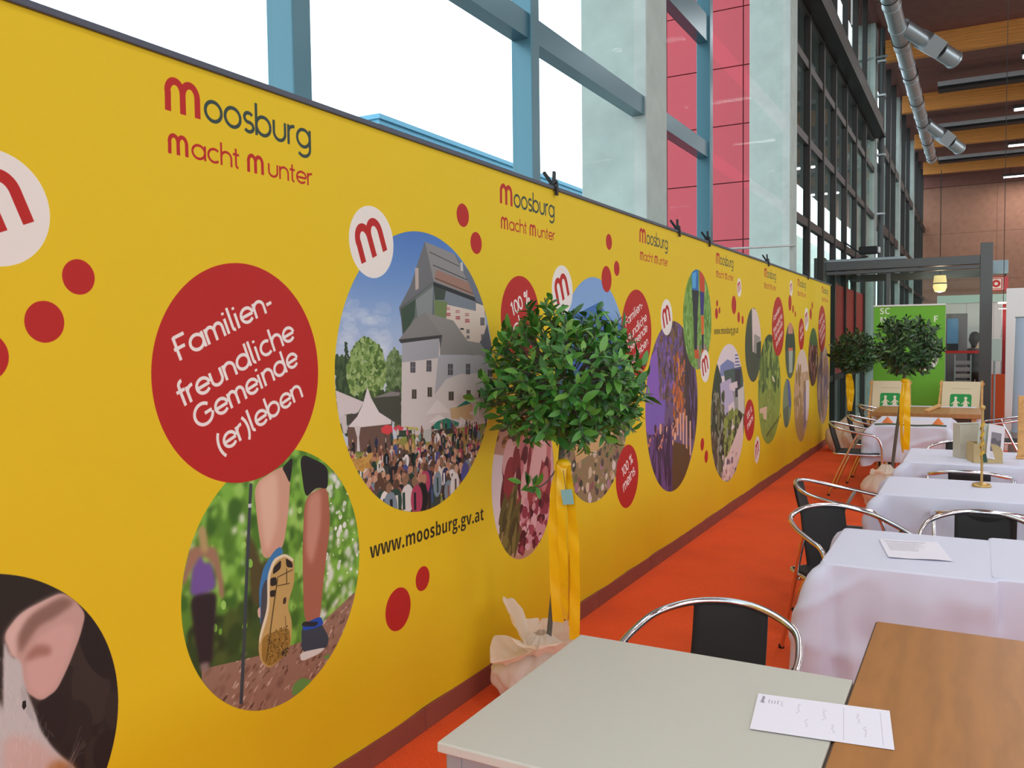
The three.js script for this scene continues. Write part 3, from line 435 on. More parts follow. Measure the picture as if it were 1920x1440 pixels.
    blobs(c, r, 50, -0.9, 0.1, -0.45, -0.2, 0.015, 0.05, ['#d98a6a', '#c77a5c', '#4a3040', '#7a5070', '#e6b08a'], 1); for (const [x, y, h] of [[0.12, -0.35, 0.2], [0.24, -0.42, 0.32], [0.36, -0.48, 0.38], [0.5, -0.55, 0.4], [0.66, -0.65, 0.42]]) poly(c, '#dcae9a', x, y, x + 0.06, y - 0.02, x + 0.05, y + h, x - 0.01, y + h);
    blobs(c, r, 50, -0.8, -0.1, -0.95, -0.4, 0.03, 0.06, ['#5a3c66', '#6d4a80', '#3e2a44'], 4);
  });
  badge(c, 6.208, 1.828, 0.136);
  // two walkers' legs on a meadow
  unitPhoto(c, 7.021, 1.824, 0.408, 0.416, () => {
    c.fillStyle = '#6f9a44'; c.fillRect(-1, -1, 2, 2); blobs(c, r, 500, -1, 1, -1, 1, 0.02, 0.07, ['#7aa64e', '#639038', '#88b25c', '#5a8434', '#94bb6a'], 1.6); blobs(c, r, 40, 0, 0.6, -1, -0.5, 0.05, 0.12, ['#a89c8c', '#8f8476'], 0.7);
    poly(c, '#2f6fb8', -0.45, 1, 0.02, 1, 0.05, 0.58, -0.4, 0.58); poly(c, '#55a8d8', -0.4, 0.9, -0.1, 0.95, -0.15, 0.62, -0.38, 0.62); poly(c, '#2f3338', -0.42, 0.58, 0.08, 0.58, 0, 0.1, -0.05, -0.6, -0.25, -0.6, -0.3, 0); poly(c, '#c8452c', 0.12, 1, 0.5, 0.9, 0.5, 0.55, 0.15, 0.6); poly(c, '#3a3478', 0.15, 0.58, 0.48, 0.56, 0.42, 0.1, 0.2, 0.1); poly(c, '#d8682c', 0.22, 0.08, 0.45, 0.08, 0.42, -0.3, 0.26, -0.3); poly(c, '#2c2a3c', 0.28, -0.3, 0.42, -0.3, 0.4, -0.6, 0.28, -0.6); poly(c, '#c9582c', -0.26, -0.6, 0.02, -0.6, 0.12, -0.78, -0.2, -0.78); poly(c, '#c9582c', 0.26, -0.6, 0.44, -0.6, 0.5, -0.72, 0.24, -0.72);
  });
  badge(c, 7.23, 1.43, 0.14);
  // river with waterfall
  unitPhoto(c, 8.045, 0.963, 0.635, 0.65, () => {
    c.fillStyle = '#e2d6da'; c.fillRect(-1, 0.3, 2, 0.8); c.fillStyle = '#9a9a94'; c.fillRect(-1, -1, 2, 1.3); poly(c, '#7f8bb8', -0.5, 0.7, -0.1, 0.78, 0.3, 0.72, 0.4, 0.55, -0.5, 0.55); poly(c, '#3f4a3a', -1, 0.9, -0.62, 0.7, -0.4, 0.5, -0.5, -0.4, -1, -0.4); poly(c, '#4f6058', -0.3, 0.62, 0.9, 0.66, 0.9, 0.3, -0.2, 0.4); poly(c, '#3c3a44', 0.35, 0.62, 0.75, 0.62, 0.7, 0.2, 0.4, 0.2); for (let k = 0; k < 5; k++) poly(c, '#4f5a9a', 0.35 - k * 0.0, 0.62 + k * 0.05, 0.75 - k * 0.05, 0.62 + k * 0.05, 0.72 - k * 0.05, 0.64 + k * 0.05, 0.36, 0.64 + k * 0.05);
    poly(c, '#b9b0cc', -0.5, 0.45, 0.1, 0.5, 0.5, -0.1, 0.2, -0.3, -0.4, 0); poly(c, '#dccbd0', 0, 0.42, 0.5, 0.44, 0.55, 0.34, 0.05, 0.32); poly(c, '#e0d2d4', -0.05, 0.1, 0.3, 0.15, 0.5, -0.35, 0.2, -0.4); blobs(c, r, 160, -1, -0.3, -0.9, 0.3, 0.03, 0.08, ['#39422c', '#4f5c34', '#2f3226', '#6a6a4a', '#8a8a78', '#5a4a3c'], 1.4); blobs(c, r, 170, -0.3, 0.95, -0.6, 0, 0.03, 0.09, ['#7c8a3a', '#8f9c48', '#5f6c30', '#a2ab5a', '#4a5230', '#3d3a2c'], 0.9); poly(c, '#dcc4bc', -0.3, -0.75, 0.4, -0.4, 0.9, -0.1, 0.9, -0.6, 0.2, -1, -0.4, -0.95); blobs(c, r, 50, -0.4, 0.6, -0.98, -0.6, 0.02, 0.07, ['#cdb0aa', '#e6d4cc', '#a48a8e', '#6a5c74'], 0.7); poly(c, '#cfcac2', 0.55, 0.3, 0.95, 0.35, 0.95, -0.1, 0.6, 0);
  });
  // photographs of the far half, seen almost edge on
  unitPhoto(c, 9.036, 1.596, 0.36, 0.386, () => { c.fillStyle = '#49503f'; c.fillRect(-1, -1, 2, 2); poly(c, '#dcc8c0', -0.2, 1, 1, 0.9, 1, -0.05, -0.1, -0.2); poly(c, '#9a948a', 0.1, 0.3, 0.9, 0.2, 0.9, -0.3, 0, -0.2); poly(c, '#3c443a', 0.4, 0.05, 1, 0.1, 1, -0.4, 0.4, -0.35); });
  unitPhoto(c, 9.834, 1.09, 0.587, 0.617, () => { c.fillStyle = '#8a9a40'; c.fillRect(-1, -1, 2, 2); poly(c, '#3f5030', -1, 1, 1, 1, 0.9, 0.45, 0.2, 0.4, 0, 0.75, -0.7, 0.6); blobs(c, r, 150, -1, 1, 0, 0.8, 0.04, 0.12, ['#5c7034', '#7f9440', '#4a5c2e', '#98a850', '#6a8038'], 1.5); blobs(c, r, 60, -1, 1, -0.9, 0, 0.05, 0.14, ['#7c8a3a', '#8f9c48', '#848f42'], 0.6); poly(c, '#dcb89c', -0.85, -0.3, -0.2, -0.3, -0.25, -0.55, -0.5, -0.5, -0.55, -0.4, -0.85, -0.38); poly(c, '#d8d6b0', 0.2, 0.25, 0.4, 0.2, 0.5, 0.1, 0.3, 0.14); });
  url(c, 9.7, 0.55, 0.75, 0.25); 
  family(c, 10.296, 1.801, 0.345); hundred(c, 8.868, 0.823, 0.214, 'meins'); badge(c, 9.219, 0.474, 0.146); badge(c, 8.424, 2.161, 0.092); badge(c, 11.07, 2.285, 0.1); badge(c, 12.173, 1.915, 0.16);
  unitPhoto(c, 11.025, 1.507, 0.326, 0.349, () => { c.fillStyle = '#59624e'; c.fillRect(-1, -1, 2, 2); poly(c, '#c98a78', -0.4, 1, 0.5, 1, 0.5, 0.6, -0.4, 0.6); poly(c, '#3e4a3a', -1, 0.6, 1, 0.6, 1, 0, -1, 0); poly(c, '#a8b0a0', -0.3, 0.1, 0.5, 0.1, 0.4, -0.8, -0.2, -0.8); poly(c, '#cf6a58', -0.4, 0.1, 0.5, 0.1, 0.5, 0, -0.4, 0); });
  hundred(c, 11.78, 1.711, 0.213, 'meins');
  unitPhoto(c, 10.833, 0.863, 0.283, 0.303, () => { c.fillStyle = '#7d8a6a'; c.fillRect(-1, -1, 2, 2); poly(c, '#5b62a0', 0, 1, 0.5, 0.9, 0.9, -0.2, 0.5, -0.2); poly(c, '#5f6c58', -1, -0.2, 0.4, -0.1, 0.3, -1, -1, -1); });
  unitPhoto(c, 11.843, 0.896, 0.587, 0.617, () => { c.fillStyle = '#c4a284'; c.fillRect(-1, -1, 2, 2); poly(c, '#e0c8b8', -1, 1, 1, 1, 1, 0.5, -1, 0.5); poly(c, '#a88a5c', -1, 0, 0.4, 0.1, 0.3, -1, -1, -1); poly(c, '#8f7a94', 0.3, 0.2, 0.6, 0.2, 0.6, -0.7, 0.3, -0.8); poly(c, '#e6d6d2', 0.55, 0.3, 1, 0.3, 1, -0.6, 0.6, -0.6); blobs(c, r, 40, -1, 0.4, -0.4, 0.6, 0.05, 0.12, ['#b89468', '#cdb090', '#9a7c50'], 1.4); });
  unitPhoto(c, 12.732, 1.39, 0.402, 0.414, () => { c.fillStyle = '#5a3c34'; c.fillRect(-1, -1, 2, 2); poly(c, '#4f6a3c', -1, 1, 1, 1, 1, 0.4, -1, 0.4); blobs(c, r, 60, -1, 1, -1, 0.5, 0.05, 0.16, ['#7a4a40', '#3e2c2c', '#9a6a5c', '#5c4438', '#c8a890'], 1.6); });
  unitPhoto(c, 13.663, 0.948, 0.61, 0.59, () => { c.fillStyle = '#a08a80'; c.fillRect(-1, -1, 2, 2); blobs(c, r, 90, -1, 1, -1, 1, 0.06, 0.16, ['#b89a8c', '#8a7468', '#c9b0a4', '#746078', '#a67c60'], 2.2); });
  family(c, 13.492, 1.798, 0.348);
  badge(c, 1.21, 1.989, 0.139); badge(c, 2.655, 2.047, 0.138);
  for (const [x, y, q] of [[1.421, 1.838, 0.046], [1.324, 1.72, 0.0525], [1.17, 1.635, 0.06], [3.322, 2.232, 0.0525], [3.436, 2.118, 0.051], [2.778, 0.575, 0.087], [2.956, 0.656, 0.052], [5.07, 2.281, 0.05], [5.027, 2.044, 0.082], [5.199, 2.123, 0.048], [7.145, 0.763, 0.055], [7.275, 0.642, 0.055],
    [8.218, 1.985, 0.088], [8.404, 1.871, 0.052], [8.565, 1.847, 0.043], [7.62, 1.98, 0.03], [7.6, 1.89, 0.05], [7.7, 1.92, 0.03], [11.2, 2.03, 0.05], [11.0, 2.1, 0.1], [11.35, 1.97, 0.04], [12.5, 2.0, 0.08], [12.62, 2.12, 0.05]]) disc(c, x, y, q, q, RED);
  for (let k = 0; k < 7; k++) logo(c, 1.709 + k * 1.958);
  url(c, 2.605, 0.822, 0.862, -0.012); url(c, 7.514, 1.7, 0.88, 0.02);
}
{
  const sections = [[0.1, 2.5, 850], [2.5, 4.7, 850], [4.7, 8.1, 600], [8.1, 14.3, 330]], Y0 = 0.1, Y1 = 2.486, geos = [], mats = [];
  for (const [t0, t1, ppm] of sections) {
    const cv = document.createElement('canvas'); cv.width = Math.min(2048, Math.round((t1 - t0) * ppm)); cv.height = Math.min(2048, Math.round((Y1 - Y0) * ppm));
    const c = cv.getContext('2d'), sx = cv.width / (t1 - t0), sy = cv.height / (Y1 - Y0);
    view = [t0, t1, sx, sy, Y1]; c.setTransform(sx, 0, 0, -sy, -t0 * sx, Y1 * sy); drawBanner(c);
    const tx = new THREE.CanvasTexture(cv); tx.colorSpace = THREE.SRGBColorSpace; tx.anisotropy = 8;
    mats.push(phys({ map: tx, roughness: 0.58, bumpMap: null, specularIntensity: 0.6 }));
    const nx = Math.round((t1 - t0) / 0.04), ny = 48, pos = [], uv = [], idx = [];
    for (let j = 0; j <= ny; j++) for (let i = 0; i <= nx; i++) {
      const u = i / nx, v = j / ny, t = t0 + u * (t1 - t0), y = Y0 + v * (Y1 - Y0);
      const low = Math.pow(1 - v, 1.6), fold = perlin.noise(t * 2.3 - y * 0.5, y * 0.35, 3.3) * 0.016 * low + perlin.noise(t * 0.9, y * 0.9, 8.1) * 0.010 * (1 - v) * Math.min(1, v * 6) + perlin.noise(t * 5.5 + y, y * 0.7, 1.2) * 0.004 * low;
      pos.push(0.012 + Math.max(-0.008, fold), y, -t); uv.push(u, v);
    }
    for (let j = 0; j < ny; j++) for (let i = 0; i < nx; i++) { const a = j * (nx + 1) + i, b = a + 1, d = a + nx + 1, e = d + 1; idx.push(a, b, e, a, e, d); }
    const g = new THREE.BufferGeometry(); g.setAttribute('position', new THREE.Float32BufferAttribute(pos, 3)); g.setAttribute('uv', new THREE.Float32BufferAttribute(uv, 2)); g.setIndex(idx); g.computeVertexNormals(); geos.push(g);
  }
  const b = mesh('printed_banner', mergeGeometries(geos, true), mats);
  tag(b, 'long yellow printed fabric banner with round photographs and red bubbles', 'banner');
  const w = thing('partition_wall', 'exhibition partition with dark top rail and brown plinth behind the yellow banner', 'partition wall');
  for (let k = 0; k < 15; k++) mesh('wall_board', bx(-0.06, -0.002, 0.1, 2.486, -0.1 - k * 0.95, -0.1 - (k + 1) * 0.95 + 0.004), M.white, w);
  for (let k = 0; k < 15; k++) mesh('plinth_board', rbx(-0.06, 0.02, 0, 0.1, -0.1 - (k + 1) * 0.95 + 0.003, -0.1 - k * 0.95, 0.003, 1), M.plinth, w);
  mesh('top_rail', rbx(-0.065, 0.022, 2.486, 2.507, -14.35, -0.1, 0.004, 1), M.rail, w);
  for (const t of [4.276, 6.482, 7.33, 9.703, 12.2]) {
    const c = thing('spring_clamp', 'small dark spring clamp gripping the banner top rail', 'clamp', [0, 2.507, -t], 0, 'clamps along the top rail');
    mesh('jaw', merged([bar(V(-0.05, -0.02, 0), V(0.028, 0.03, 0), 0.02, 0.025), bx(0.022, 0.034, -0.05, 0.01, -0.012, 0.012)]), M.blackSteel, c);
    mesh('handle', bar(V(0.01, 0.0, 0), V(0.0, 0.085, -0.03), 0.014, 0.02), M.blackSteel, c); mesh('handle', bar(V(0.01, 0.0, 0), V(-0.04, 0.08, 0.02), 0.014, 0.02), M.blackSteel, c);
  }
}
// ---------------------------------------------------------------- tables
function leg4(parent, x0, x1, z0, z1, h, s, mat) { for (const x of [x0, x1]) for (const z of [z0, z1]) mesh('leg', rbx(x - s / 2, x + s / 2, 0, h, z - s / 2, z + s / 2, 0.004, 1), mat, parent); }
{
  const t = thing('office_table', 'bare light grey office table with metal frame beside the brown table', 'table', [1.39, 0, -2.0]);
  mesh('table_top', rbx(-0.4, 0.398, 0.715, 0.74, -0.405, 0.405, 0.005, 3), M.greyTop, t);
  mesh('apron', merged([bx(-0.38, 0.38, 0.65, 0.715, 0.36, 0.385), bx(-0.38, 0.38, 0.65, 0.715, -0.385, -0.36), bx(-0.38, -0.355, 0.65, 0.715, -0.36, 0.36), bx(0.355, 0.38, 0.65, 0.715, -0.36, 0.36)]), M.greyMetal, t);
  leg4(t, -0.365, 0.365, -0.37, 0.37, 0.715, 0.04, M.greyMetal);
  const b = thing('wooden_table', 'brown beech table with dark edge next to the grey office table', 'table', [2.2, 0, -2.14]);
  mesh('table_top', rbx(-0.405, 0.405, 0.717, 0.742, -0.8, 0.8, 0.004, 2), M.beech, b);
  mesh('edge_band', merged([bx(-0.4085, -0.4045, 0.716, 0.738, -0.8, 0.8), bx(0.4045, 0.4085, 0.716, 0.738, -0.8, 0.8), bx(-0.405, 0.405, 0.716, 0.738, -0.8035, -0.7995), bx(-0.405, 0.405, 0.716, 0.738, 0.7995, 0.8035)]), M.beechEdge, b);
  mesh('apron', merged([bx(-0.37, 0.37, 0.65, 0.716, 0.74, 0.765), bx(-0.37, 0.37, 0.65, 0.716, -0.765, -0.74), bx(-0.37, -0.345, 0.65, 0.716, -0.74, 0.74), bx(0.345, 0.37, 0.65, 0.716, -0.74, 0.74)]), M.blackSteel, b);
  leg4(b, -0.35, 0.35, -0.74, 0.74, 0.716, 0.045, M.blackSteel);
}
// a tablecloth: flat top with faint creases, hanging skirt with folds and flaring corners
function clothGeometry(w, d, y, drop, seed, { flare = 0.05, corner = 0.2, low = 0.14, left = 1, right = 1 } = {}) {
  const r = rng(seed), ph = [r() * 9, r() * 9, r() * 9, r() * 9], hw = w / 2, hd = d / 2, rad = 0.018, per = [];
  const edge = (ax, az, bxx, bz, nx, nz, n) => { for (let i = 0; i < n; i++) { const k = i / n; per.push([ax + (bxx - ax) * k, az + (bz - az) * k, nx, nz, 0.028 + Math.min(k, 1 - k) * Math.hypot(bxx - ax, bz - az)]); } };
  const arc = (cx, cz, a0) => { for (let i = 0; i < 14; i++) { const a = a0 + i / 14 * Math.PI / 2; per.push([cx + Math.cos(a) * rad, cz + Math.sin(a) * rad, Math.cos(a), Math.sin(a), Math.abs(i / 14 - 0.5) * 0.056]); } };
  const nw = Math.round(w / 0.018), nd = Math.round(d / 0.018);
  edge(hw, -hd + rad, hw, hd - rad, 1, 0, nd); arc(hw - rad, hd - rad, 0);
  edge(hw - rad, hd, -hw + rad, hd, 0, 1, nw); arc(-hw + rad, hd - rad, Math.PI / 2);
  edge(-hw, hd - rad, -hw, -hd + rad, -1, 0, nd); arc(-hw + rad, -hd + rad, Math.PI);
  edge(-hw + rad, -hd, hw - rad, -hd, 0, -1, nw); arc(hw - rad, -hd + rad, Math.PI * 1.5);
  const N = per.length, K = 26, pos = [], uv = [], idx = [];
  let s = 0;
  const arcLen = per.map((p, i) => { const q = per[(i + N - 1) % N]; s += i ? Math.hypot(p[0] - q[0], p[1] - q[1]) + (p[4] < 0.028 ? 0.007 : 0) : 0; return s; });
  for (let k = 0; k <= K; k++) for (let i = 0; i < N; i++) {
    const [px, pz, nx, nz, cd] = per[i], c = Math.exp(-cd * cd / 0.0011) * (px > 0 ? right : left), len = drop + low * c, v = k <= 3 ? 0 : (k - 3) / (K - 3), down = v * len;
    let out, yy;
    if (k <= 3) { const a = k / 3 * Math.PI / 2; out = 0.008 * Math.sin(a); yy = y - 0.008 * (1 - Math.cos(a)); } else {
      const f = perlin.noise(arcLen[i] * 3.4 + ph[0], down * 0.8, ph[1]), g = perlin.noise(arcLen[i] * 8 + ph[2], down * 2.6, ph[3]), cr = perlin.noise(arcLen[i] * 5 + down * 6, down * 7, ph[0]);
      const ridge = 1 - Math.abs(perlin.noise(arcLen[i] * 4.6 + ph[3] + down * 0.9, down * 0.7, ph[2])) * 2.6, crease = 1 - Math.abs(perlin.noise(arcLen[i] * 2.2 - down * 2.4 + ph[1], down * 2.2 + arcLen[i], ph[0])) * 6;
      const e1 = 1 - Math.exp(-down / 0.05);
      out = 0.009 + down * (flare * 0.35 + f * 0.05) + c * (corner * down * 0.22 + 0.085 * e1) + v * (Math.max(0, ridge) * 0.026 - 0.008) + e1 * (g * 0.011 + cr * 0.01 + Math.max(0, crease) * 0.015 + f * 0.01); yy = y - 0.008 - down * (1 - 0.18 * c);
      if (out < 0.007) out = 0.007;
    }
    if ((nx > 0.3 && !right) || (nx < -0.3 && !left)) out = Math.min(out, 0.012);
    pos.push(px + nx * out, yy, pz + nz * out); uv.push(arcLen[i], down);
  }
  for (let k = 0; k < K; k++) for (let i = 0; i < N; i++) { const a = k * N + i, b = k * N + (i + 1) % N, e = a + N, f = b + N; idx.push(a, b, f, a, f, e); }
  const base = pos.length / 3, G = 24;
  for (let j = 0; j <= G; j++) for (let i = 0; i <= G; i++) { const x = -hw + w * i / G, z = -hd + d * j / G, e = Math.min(i, G - i, j, G - j) > 0 ? 1 : 0, ex = Math.abs(x) > hw - rad && Math.abs(z) > hd - rad ? 0.005 : 0, cx = x - Math.sign(x) * ex, cz = z - Math.sign(z) * ex; pos.push(e ? x : cx, y + e * (perlin.noise(x * 6 + ph[1], z * 6, ph[2]) * 0.002 + 0.0012), e ? z : cz); uv.push(x, z); }
  for (let j = 0; j < G; j++) for (let i = 0; i < G; i++) { const a = base + j * (G + 1) + i, b = a + 1, d2 = a + G + 1, e = d2 + 1; idx.push(a, d2, e, a, e, b); }
  const g = new THREE.BufferGeometry(); g.setAttribute('position', new THREE.Float32BufferAttribute(pos, 3)); g.setAttribute('uv', new THREE.Float32BufferAttribute(uv, 2)); g.setIndex(idx); g.computeVertexNormals(); return g;
}
function clothed(cx, cz, w, d, drop, seed, tableLabel, clothLabel, opt = {}, y = 0.74) {
  const t = thing('bistro_table', tableLabel, 'table', [cx, 0, cz], 0, 'tables under white cloths');
  mesh('table_top', rbx(-w / 2 + 0.012, w / 2 - 0.012, y - 0.03, y - 0.004, -d / 2 + 0.012, d / 2 - 0.012, 0.004, 1), M.beech, t);
  leg4(t, -w / 2 + 0.09, w / 2 - 0.09, -d / 2 + 0.09, d / 2 - 0.09, y - 0.03, 0.04, M.blackSteel);
  const c = mesh('tablecloth', clothGeometry(w, d, y, drop, seed, opt), M.cloth); c.position.set(cx, 0, cz);
  tag(c, clothLabel, 'tablecloth', 'white tablecloths'); return c;
}
clothed(1.83, -3.99, 0.62, 0.72, 0.5, 11, 'table under the white cloth with the printed sheet', 'white tablecloth with a printed sheet lying on it', { corner: 0.3, flare: 0.04, right: 0 });
clothed(2.53, -4.03, 0.8, 0.74, 0.5, 14, 'table pushed against the table with the printed sheet', 'white tablecloth overlapping the cloth with the printed sheet', { flare: 0.03, corner: 0.2, left: 0 }, 0.743);
clothed(2.0, -5.76, 0.86, 0.72, 0.52, 23, 'table under the white cloth with the pennant stand', 'white tablecloth under the small golden pennant stand', { flare: 0.06 });
clothed(2.03, -7.31, 0.86, 0.88, 0.5, 31, 'table under the white cloth with the brochure holder', 'white tablecloth under the wooden brochure holder', { flare: 0.05 });
clothed(1.46, -10.2, 0.72, 1.24, 0.36, 47, 'table under the short white cloth beside the second laurel', 'short white tablecloth behind the second laurel tree', { flare: 0.05, corner: 0.12 });
clothed(1.5, -12.35, 1.1, 0.5, 0.4, 53, 'table under the white cloth before the deck chairs', 'white tablecloth just before the two deck chairs', { flare: 0.04, corner: 0.1 });
{
  const t = thing('long_table', 'brown wooden long table between two white clothed tables', 'table', [1.54, 0, -11.45]);
  mesh('table_top', rbx(-0.57, 0.57, 0.72, 0.775, -0.5, 0.5, 0.006, 2), M.beech, t);
  leg4(t, -0.5, 0.5, -0.42, 0.42, 0.72, 0.05, M.pine);
  mesh('apron', bx(-0.5, 0.5, 0.66, 0.72, 0.4, 0.43), M.beechEdge, t);
  tag(mesh('wooden_batten', bar(V(1.55, 0.79, -11.1), V(1.66, 0.8, -11.95), 0.05, 0.02), M.pine), 'pale wooden batten lying across the brown long table', 'batten');
}
// ---------------------------------------------------------------- chrome bistro chairs
const chair0 = (() => {
  const t = thing('bistro_chair', '', 'chair', [0, 0, 0], 0, 'chrome bistro chairs');
  const side = (s) => [V(s * 0.235, 0, 0.23), V(s * 0.25, 0.3, 0.245), V(s * 0.262, 0.56, 0.235), V(s * 0.268, 0.64, 0.19), V(s * 0.272, 0.665, 0.09), V(s * 0.266, 0.69, -0.06), V(s * 0.225, 0.72, -0.2), V(s * 0.12, 0.748, -0.275)];
  mesh('arm_hoop', tube([...side(-1), V(0, 0.757, -0.298), ...side(1).reverse()], 0.0125, 110, 12), M.chrome, t);
  for (const s of [-1, 1]) {
    mesh('rear_leg', tube([V(s * 0.268, 0.676, 0.02), V(s * 0.262, 0.6, -0.02), V(s * 0.25, 0.43, -0.1), V(s * 0.24, 0.2, -0.2), V(s * 0.24, 0, -0.27)], 0.0115, 30, 10), M.chrome, t);
    for (const z of [0.23, -0.27]) mesh('foot_cap', rod(V(s * (z > 0 ? 0.235 : 0.24), 0, z), V(s * (z > 0 ? 0.236 : 0.24), 0.02, z), 0.015, 12), M.blackSteel, t);
  }
  const pan = (w0, pts) => {   // a bent black strip following a profile
    const cv = new THREE.CatmullRomCurve3(pts), n = 24, m = 10, pos = [], uv = [], idx = [];
    for (const face of [0, 1]) for (let i = 0; i <= n; i++) for (let j = 0; j <= m; j++) { const p = cv.getPoint(i / n), tg = cv.getTangent(i / n), u = j / m - 0.5, bow = (0.25 - u * u) * -0.06 * (i / n), off = (face - 0.5) * 0.016; pos.push(u * w0, p.y + tg.z * off * -1, p.z + bow + tg.y * off); uv.push(u * w0, i / n * 0.4); }
    const W = m + 1, H = (n + 1) * W;
    for (const f of [0, 1]) for (let i = 0; i < n; i++) for (let j = 0; j < m; j++) { const a = f * H + i * W + j, b = a + 1, c = a + W, d = c + 1; if (f) idx.push(a, b, d, a, d, c); else idx.push(a, d, b, a, c, d); }
    const rim = []; for (let j = 0; j < m; j++) rim.push([j, j + 1]); for (let i = 0; i < n; i++) rim.push([i * W + m, (i + 1) * W + m]); for (let j = m; j > 0; j--) rim.push([n * W + j, n * W + j - 1]); for (let i = n; i > 0; i--) rim.push([i * W, (i - 1) * W]);
    for (const [a, b] of rim) idx.push(a, b, b + H, a, b + H, a + H);
    const g = new THREE.BufferGeometry(); g.setAttribute('position', new THREE.Float32BufferAttribute(pos, 3)); g.setAttribute('uv', new THREE.Float32BufferAttribute(uv, 2)); g.setIndex(idx); g.computeVertexNormals(); return g;
  };
  mesh('backrest', pan(0.25, [V(0, 0.43, -0.2), V(0, 0.52, -0.225), V(0, 0.64, -0.262), V(0, 0.746, -0.285)]), M.blackSeat, t);
  const seat = mesh('seat', rbx(-0.215, 0.215, 0.435, 0.458, -0.21, 0.21, 0.011, 3), M.blackSeat, t);
  mesh('seat_frame', tube([V(-0.22, 0.444, -0.2), V(-0.22, 0.444, 0.2), V(-0.19, 0.444, 0.225), V(0.19, 0.444, 0.225), V(0.22, 0.444, 0.2), V(0.22, 0.444, -0.2), V(0.19, 0.444, -0.225), V(-0.19, 0.444, -0.225)], 0.011, 80, 8, true), M.chrome, seat);
  mesh('stretcher', merged([rod(V(-0.252, 0.4, 0.243), V(0.252, 0.4, 0.243), 0.009, 8), rod(V(-0.25, 0.42, -0.1), V(0.25, 0.42, -0.1), 0.009, 8)]), M.chrome, t);
  return t;
})();
[
  [1.34, -2.59, 0, 'chrome chair with black back facing the bare grey office table'],
  [1.52, -4.57, 0.66, 'chrome chair standing at the corner of the cloth with the printed sheet'],
  [1.37, -5.56, Math.PI / 2, 'chrome chair standing sideways between banner and pennant stand table'],
  [2.1, -4.66, 0, 'chrome chair tucked behind the table with the printed sheet, facing it'],
  [2.13, -5.24, Math.PI, 'chrome chair with its back to the printed sheet, facing the pennant table'],
  [2.03, -6.68, Math.PI, 'chrome chair between pennant table and brochure holder table'],
  [1.96, -7.98, 0, 'chrome chair behind the brochure holder table, facing it'],
  [0.98, -9.66, Math.PI / 2, 'chrome chair with open side at the short white cloth behind the second laurel'],
  [1.05, -10.55, Math.PI / 2, 'chrome chair at the corner between short white cloth and long brown table'],
  [0.98, -12.25, Math.PI / 2, 'chrome chair between long brown table and the laurel at the banner end'],
  [2.62, -8.7, -Math.PI / 2, 'chrome chair half hidden behind the brochure holder and wooden pole'],
  [2.34, -11.35, -Math.PI / 2, 'chrome chair at the long brown table before the doorpost deck chair'],
].forEach(([x, z, turn, label], i) => { if (i) copyOf(chair0, [x, 0, z], turn, label); else { chair0.position.set(x, 0, z); chair0.rotation.y = turn; chair0.userData.label = label; } });

// ---------------------------------------------------------------- laurel trees
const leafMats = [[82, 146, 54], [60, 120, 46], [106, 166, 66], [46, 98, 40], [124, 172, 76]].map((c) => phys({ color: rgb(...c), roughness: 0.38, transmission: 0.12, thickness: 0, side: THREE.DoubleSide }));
const shadedLeafMats = [[52, 88, 42], [42, 76, 38], [64, 102, 48], [34, 62, 32], [84, 114, 54]].map((c) => phys({ color: rgb(...c), roughness: 0.42, transmission: 0.08, thickness: 0, side: THREE.DoubleSide }));  // farther laurels: their backlit shade is put into these darker leaf colours
function leafGeometry(len, wid, bend) {
  const pos = [], idx = [], prof = [[0, 0.04], [0.22, 0.72], [0.5, 1], [0.78, 0.66], [1, 0]];
  for (const [k, w] of prof) { const z = -bend * k * k * len; pos.push(-w * wid / 2, k * len, z + 0.16 * w * wid, 0, k * len, z, w * wid / 2, k * len, z + 0.16 * w * wid); }
  for (let i = 0; i < 4; i++) { const a = i * 3; idx.push(a, a + 1, a + 4, a, a + 4, a + 3, a + 1, a + 2, a + 5, a + 1, a + 5, a + 4); }
  const g = new THREE.BufferGeometry(); g.setAttribute('position', new THREE.Float32BufferAttribute(pos, 3)); g.setAttribute('uv', new THREE.Float32BufferAttribute(pos.flatMap((v, i) => i % 3 === 2 ? [] : [v * 10]), 2)); g.setIndex(idx); g.computeVertexNormals(); return g;
}
const leafGeos = [leafGeometry(0.062, 0.026, 0.25), leafGeometry(0.074, 0.03, 0.1), leafGeometry(0.05, 0.022, 0.4)];
function ribbonStrip(pts, w, twist) {
  const cv = new THREE.CatmullRomCurve3(pts), n = 40, pos = [], uv = [], idx = [];
  for (let i = 0; i <= n; i++) { const p = cv.getPoint(i / n), a = twist[0] + (twist[1] - twist[0]) * i / n + Math.sin(i * 0.5) * 0.12; const dx = Math.cos(a) * w / 2, dz = Math.sin(a) * w / 2; pos.push(p.x - dx, p.y, p.z - dz, p.x, p.y, p.z + 0.004 * Math.sin(i * 0.9), p.x + dx, p.y, p.z + dz); uv.push(0, i / n, 0.5, i / n, 1, i / n); }
  for (let i = 0; i < n; i++) for (const j of [0, 1]) { const a = i * 3 + j; idx.push(a, a + 1, a + 4, a, a + 4, a + 3); }
  const g = new THREE.BufferGeometry(); g.setAttribute('position', new THREE.Float32BufferAttribute(pos, 3)); g.setAttribute('uv', new THREE.Float32BufferAttribute(uv, 2)); g.setIndex(idx); g.computeVertexNormals(); return g;
}
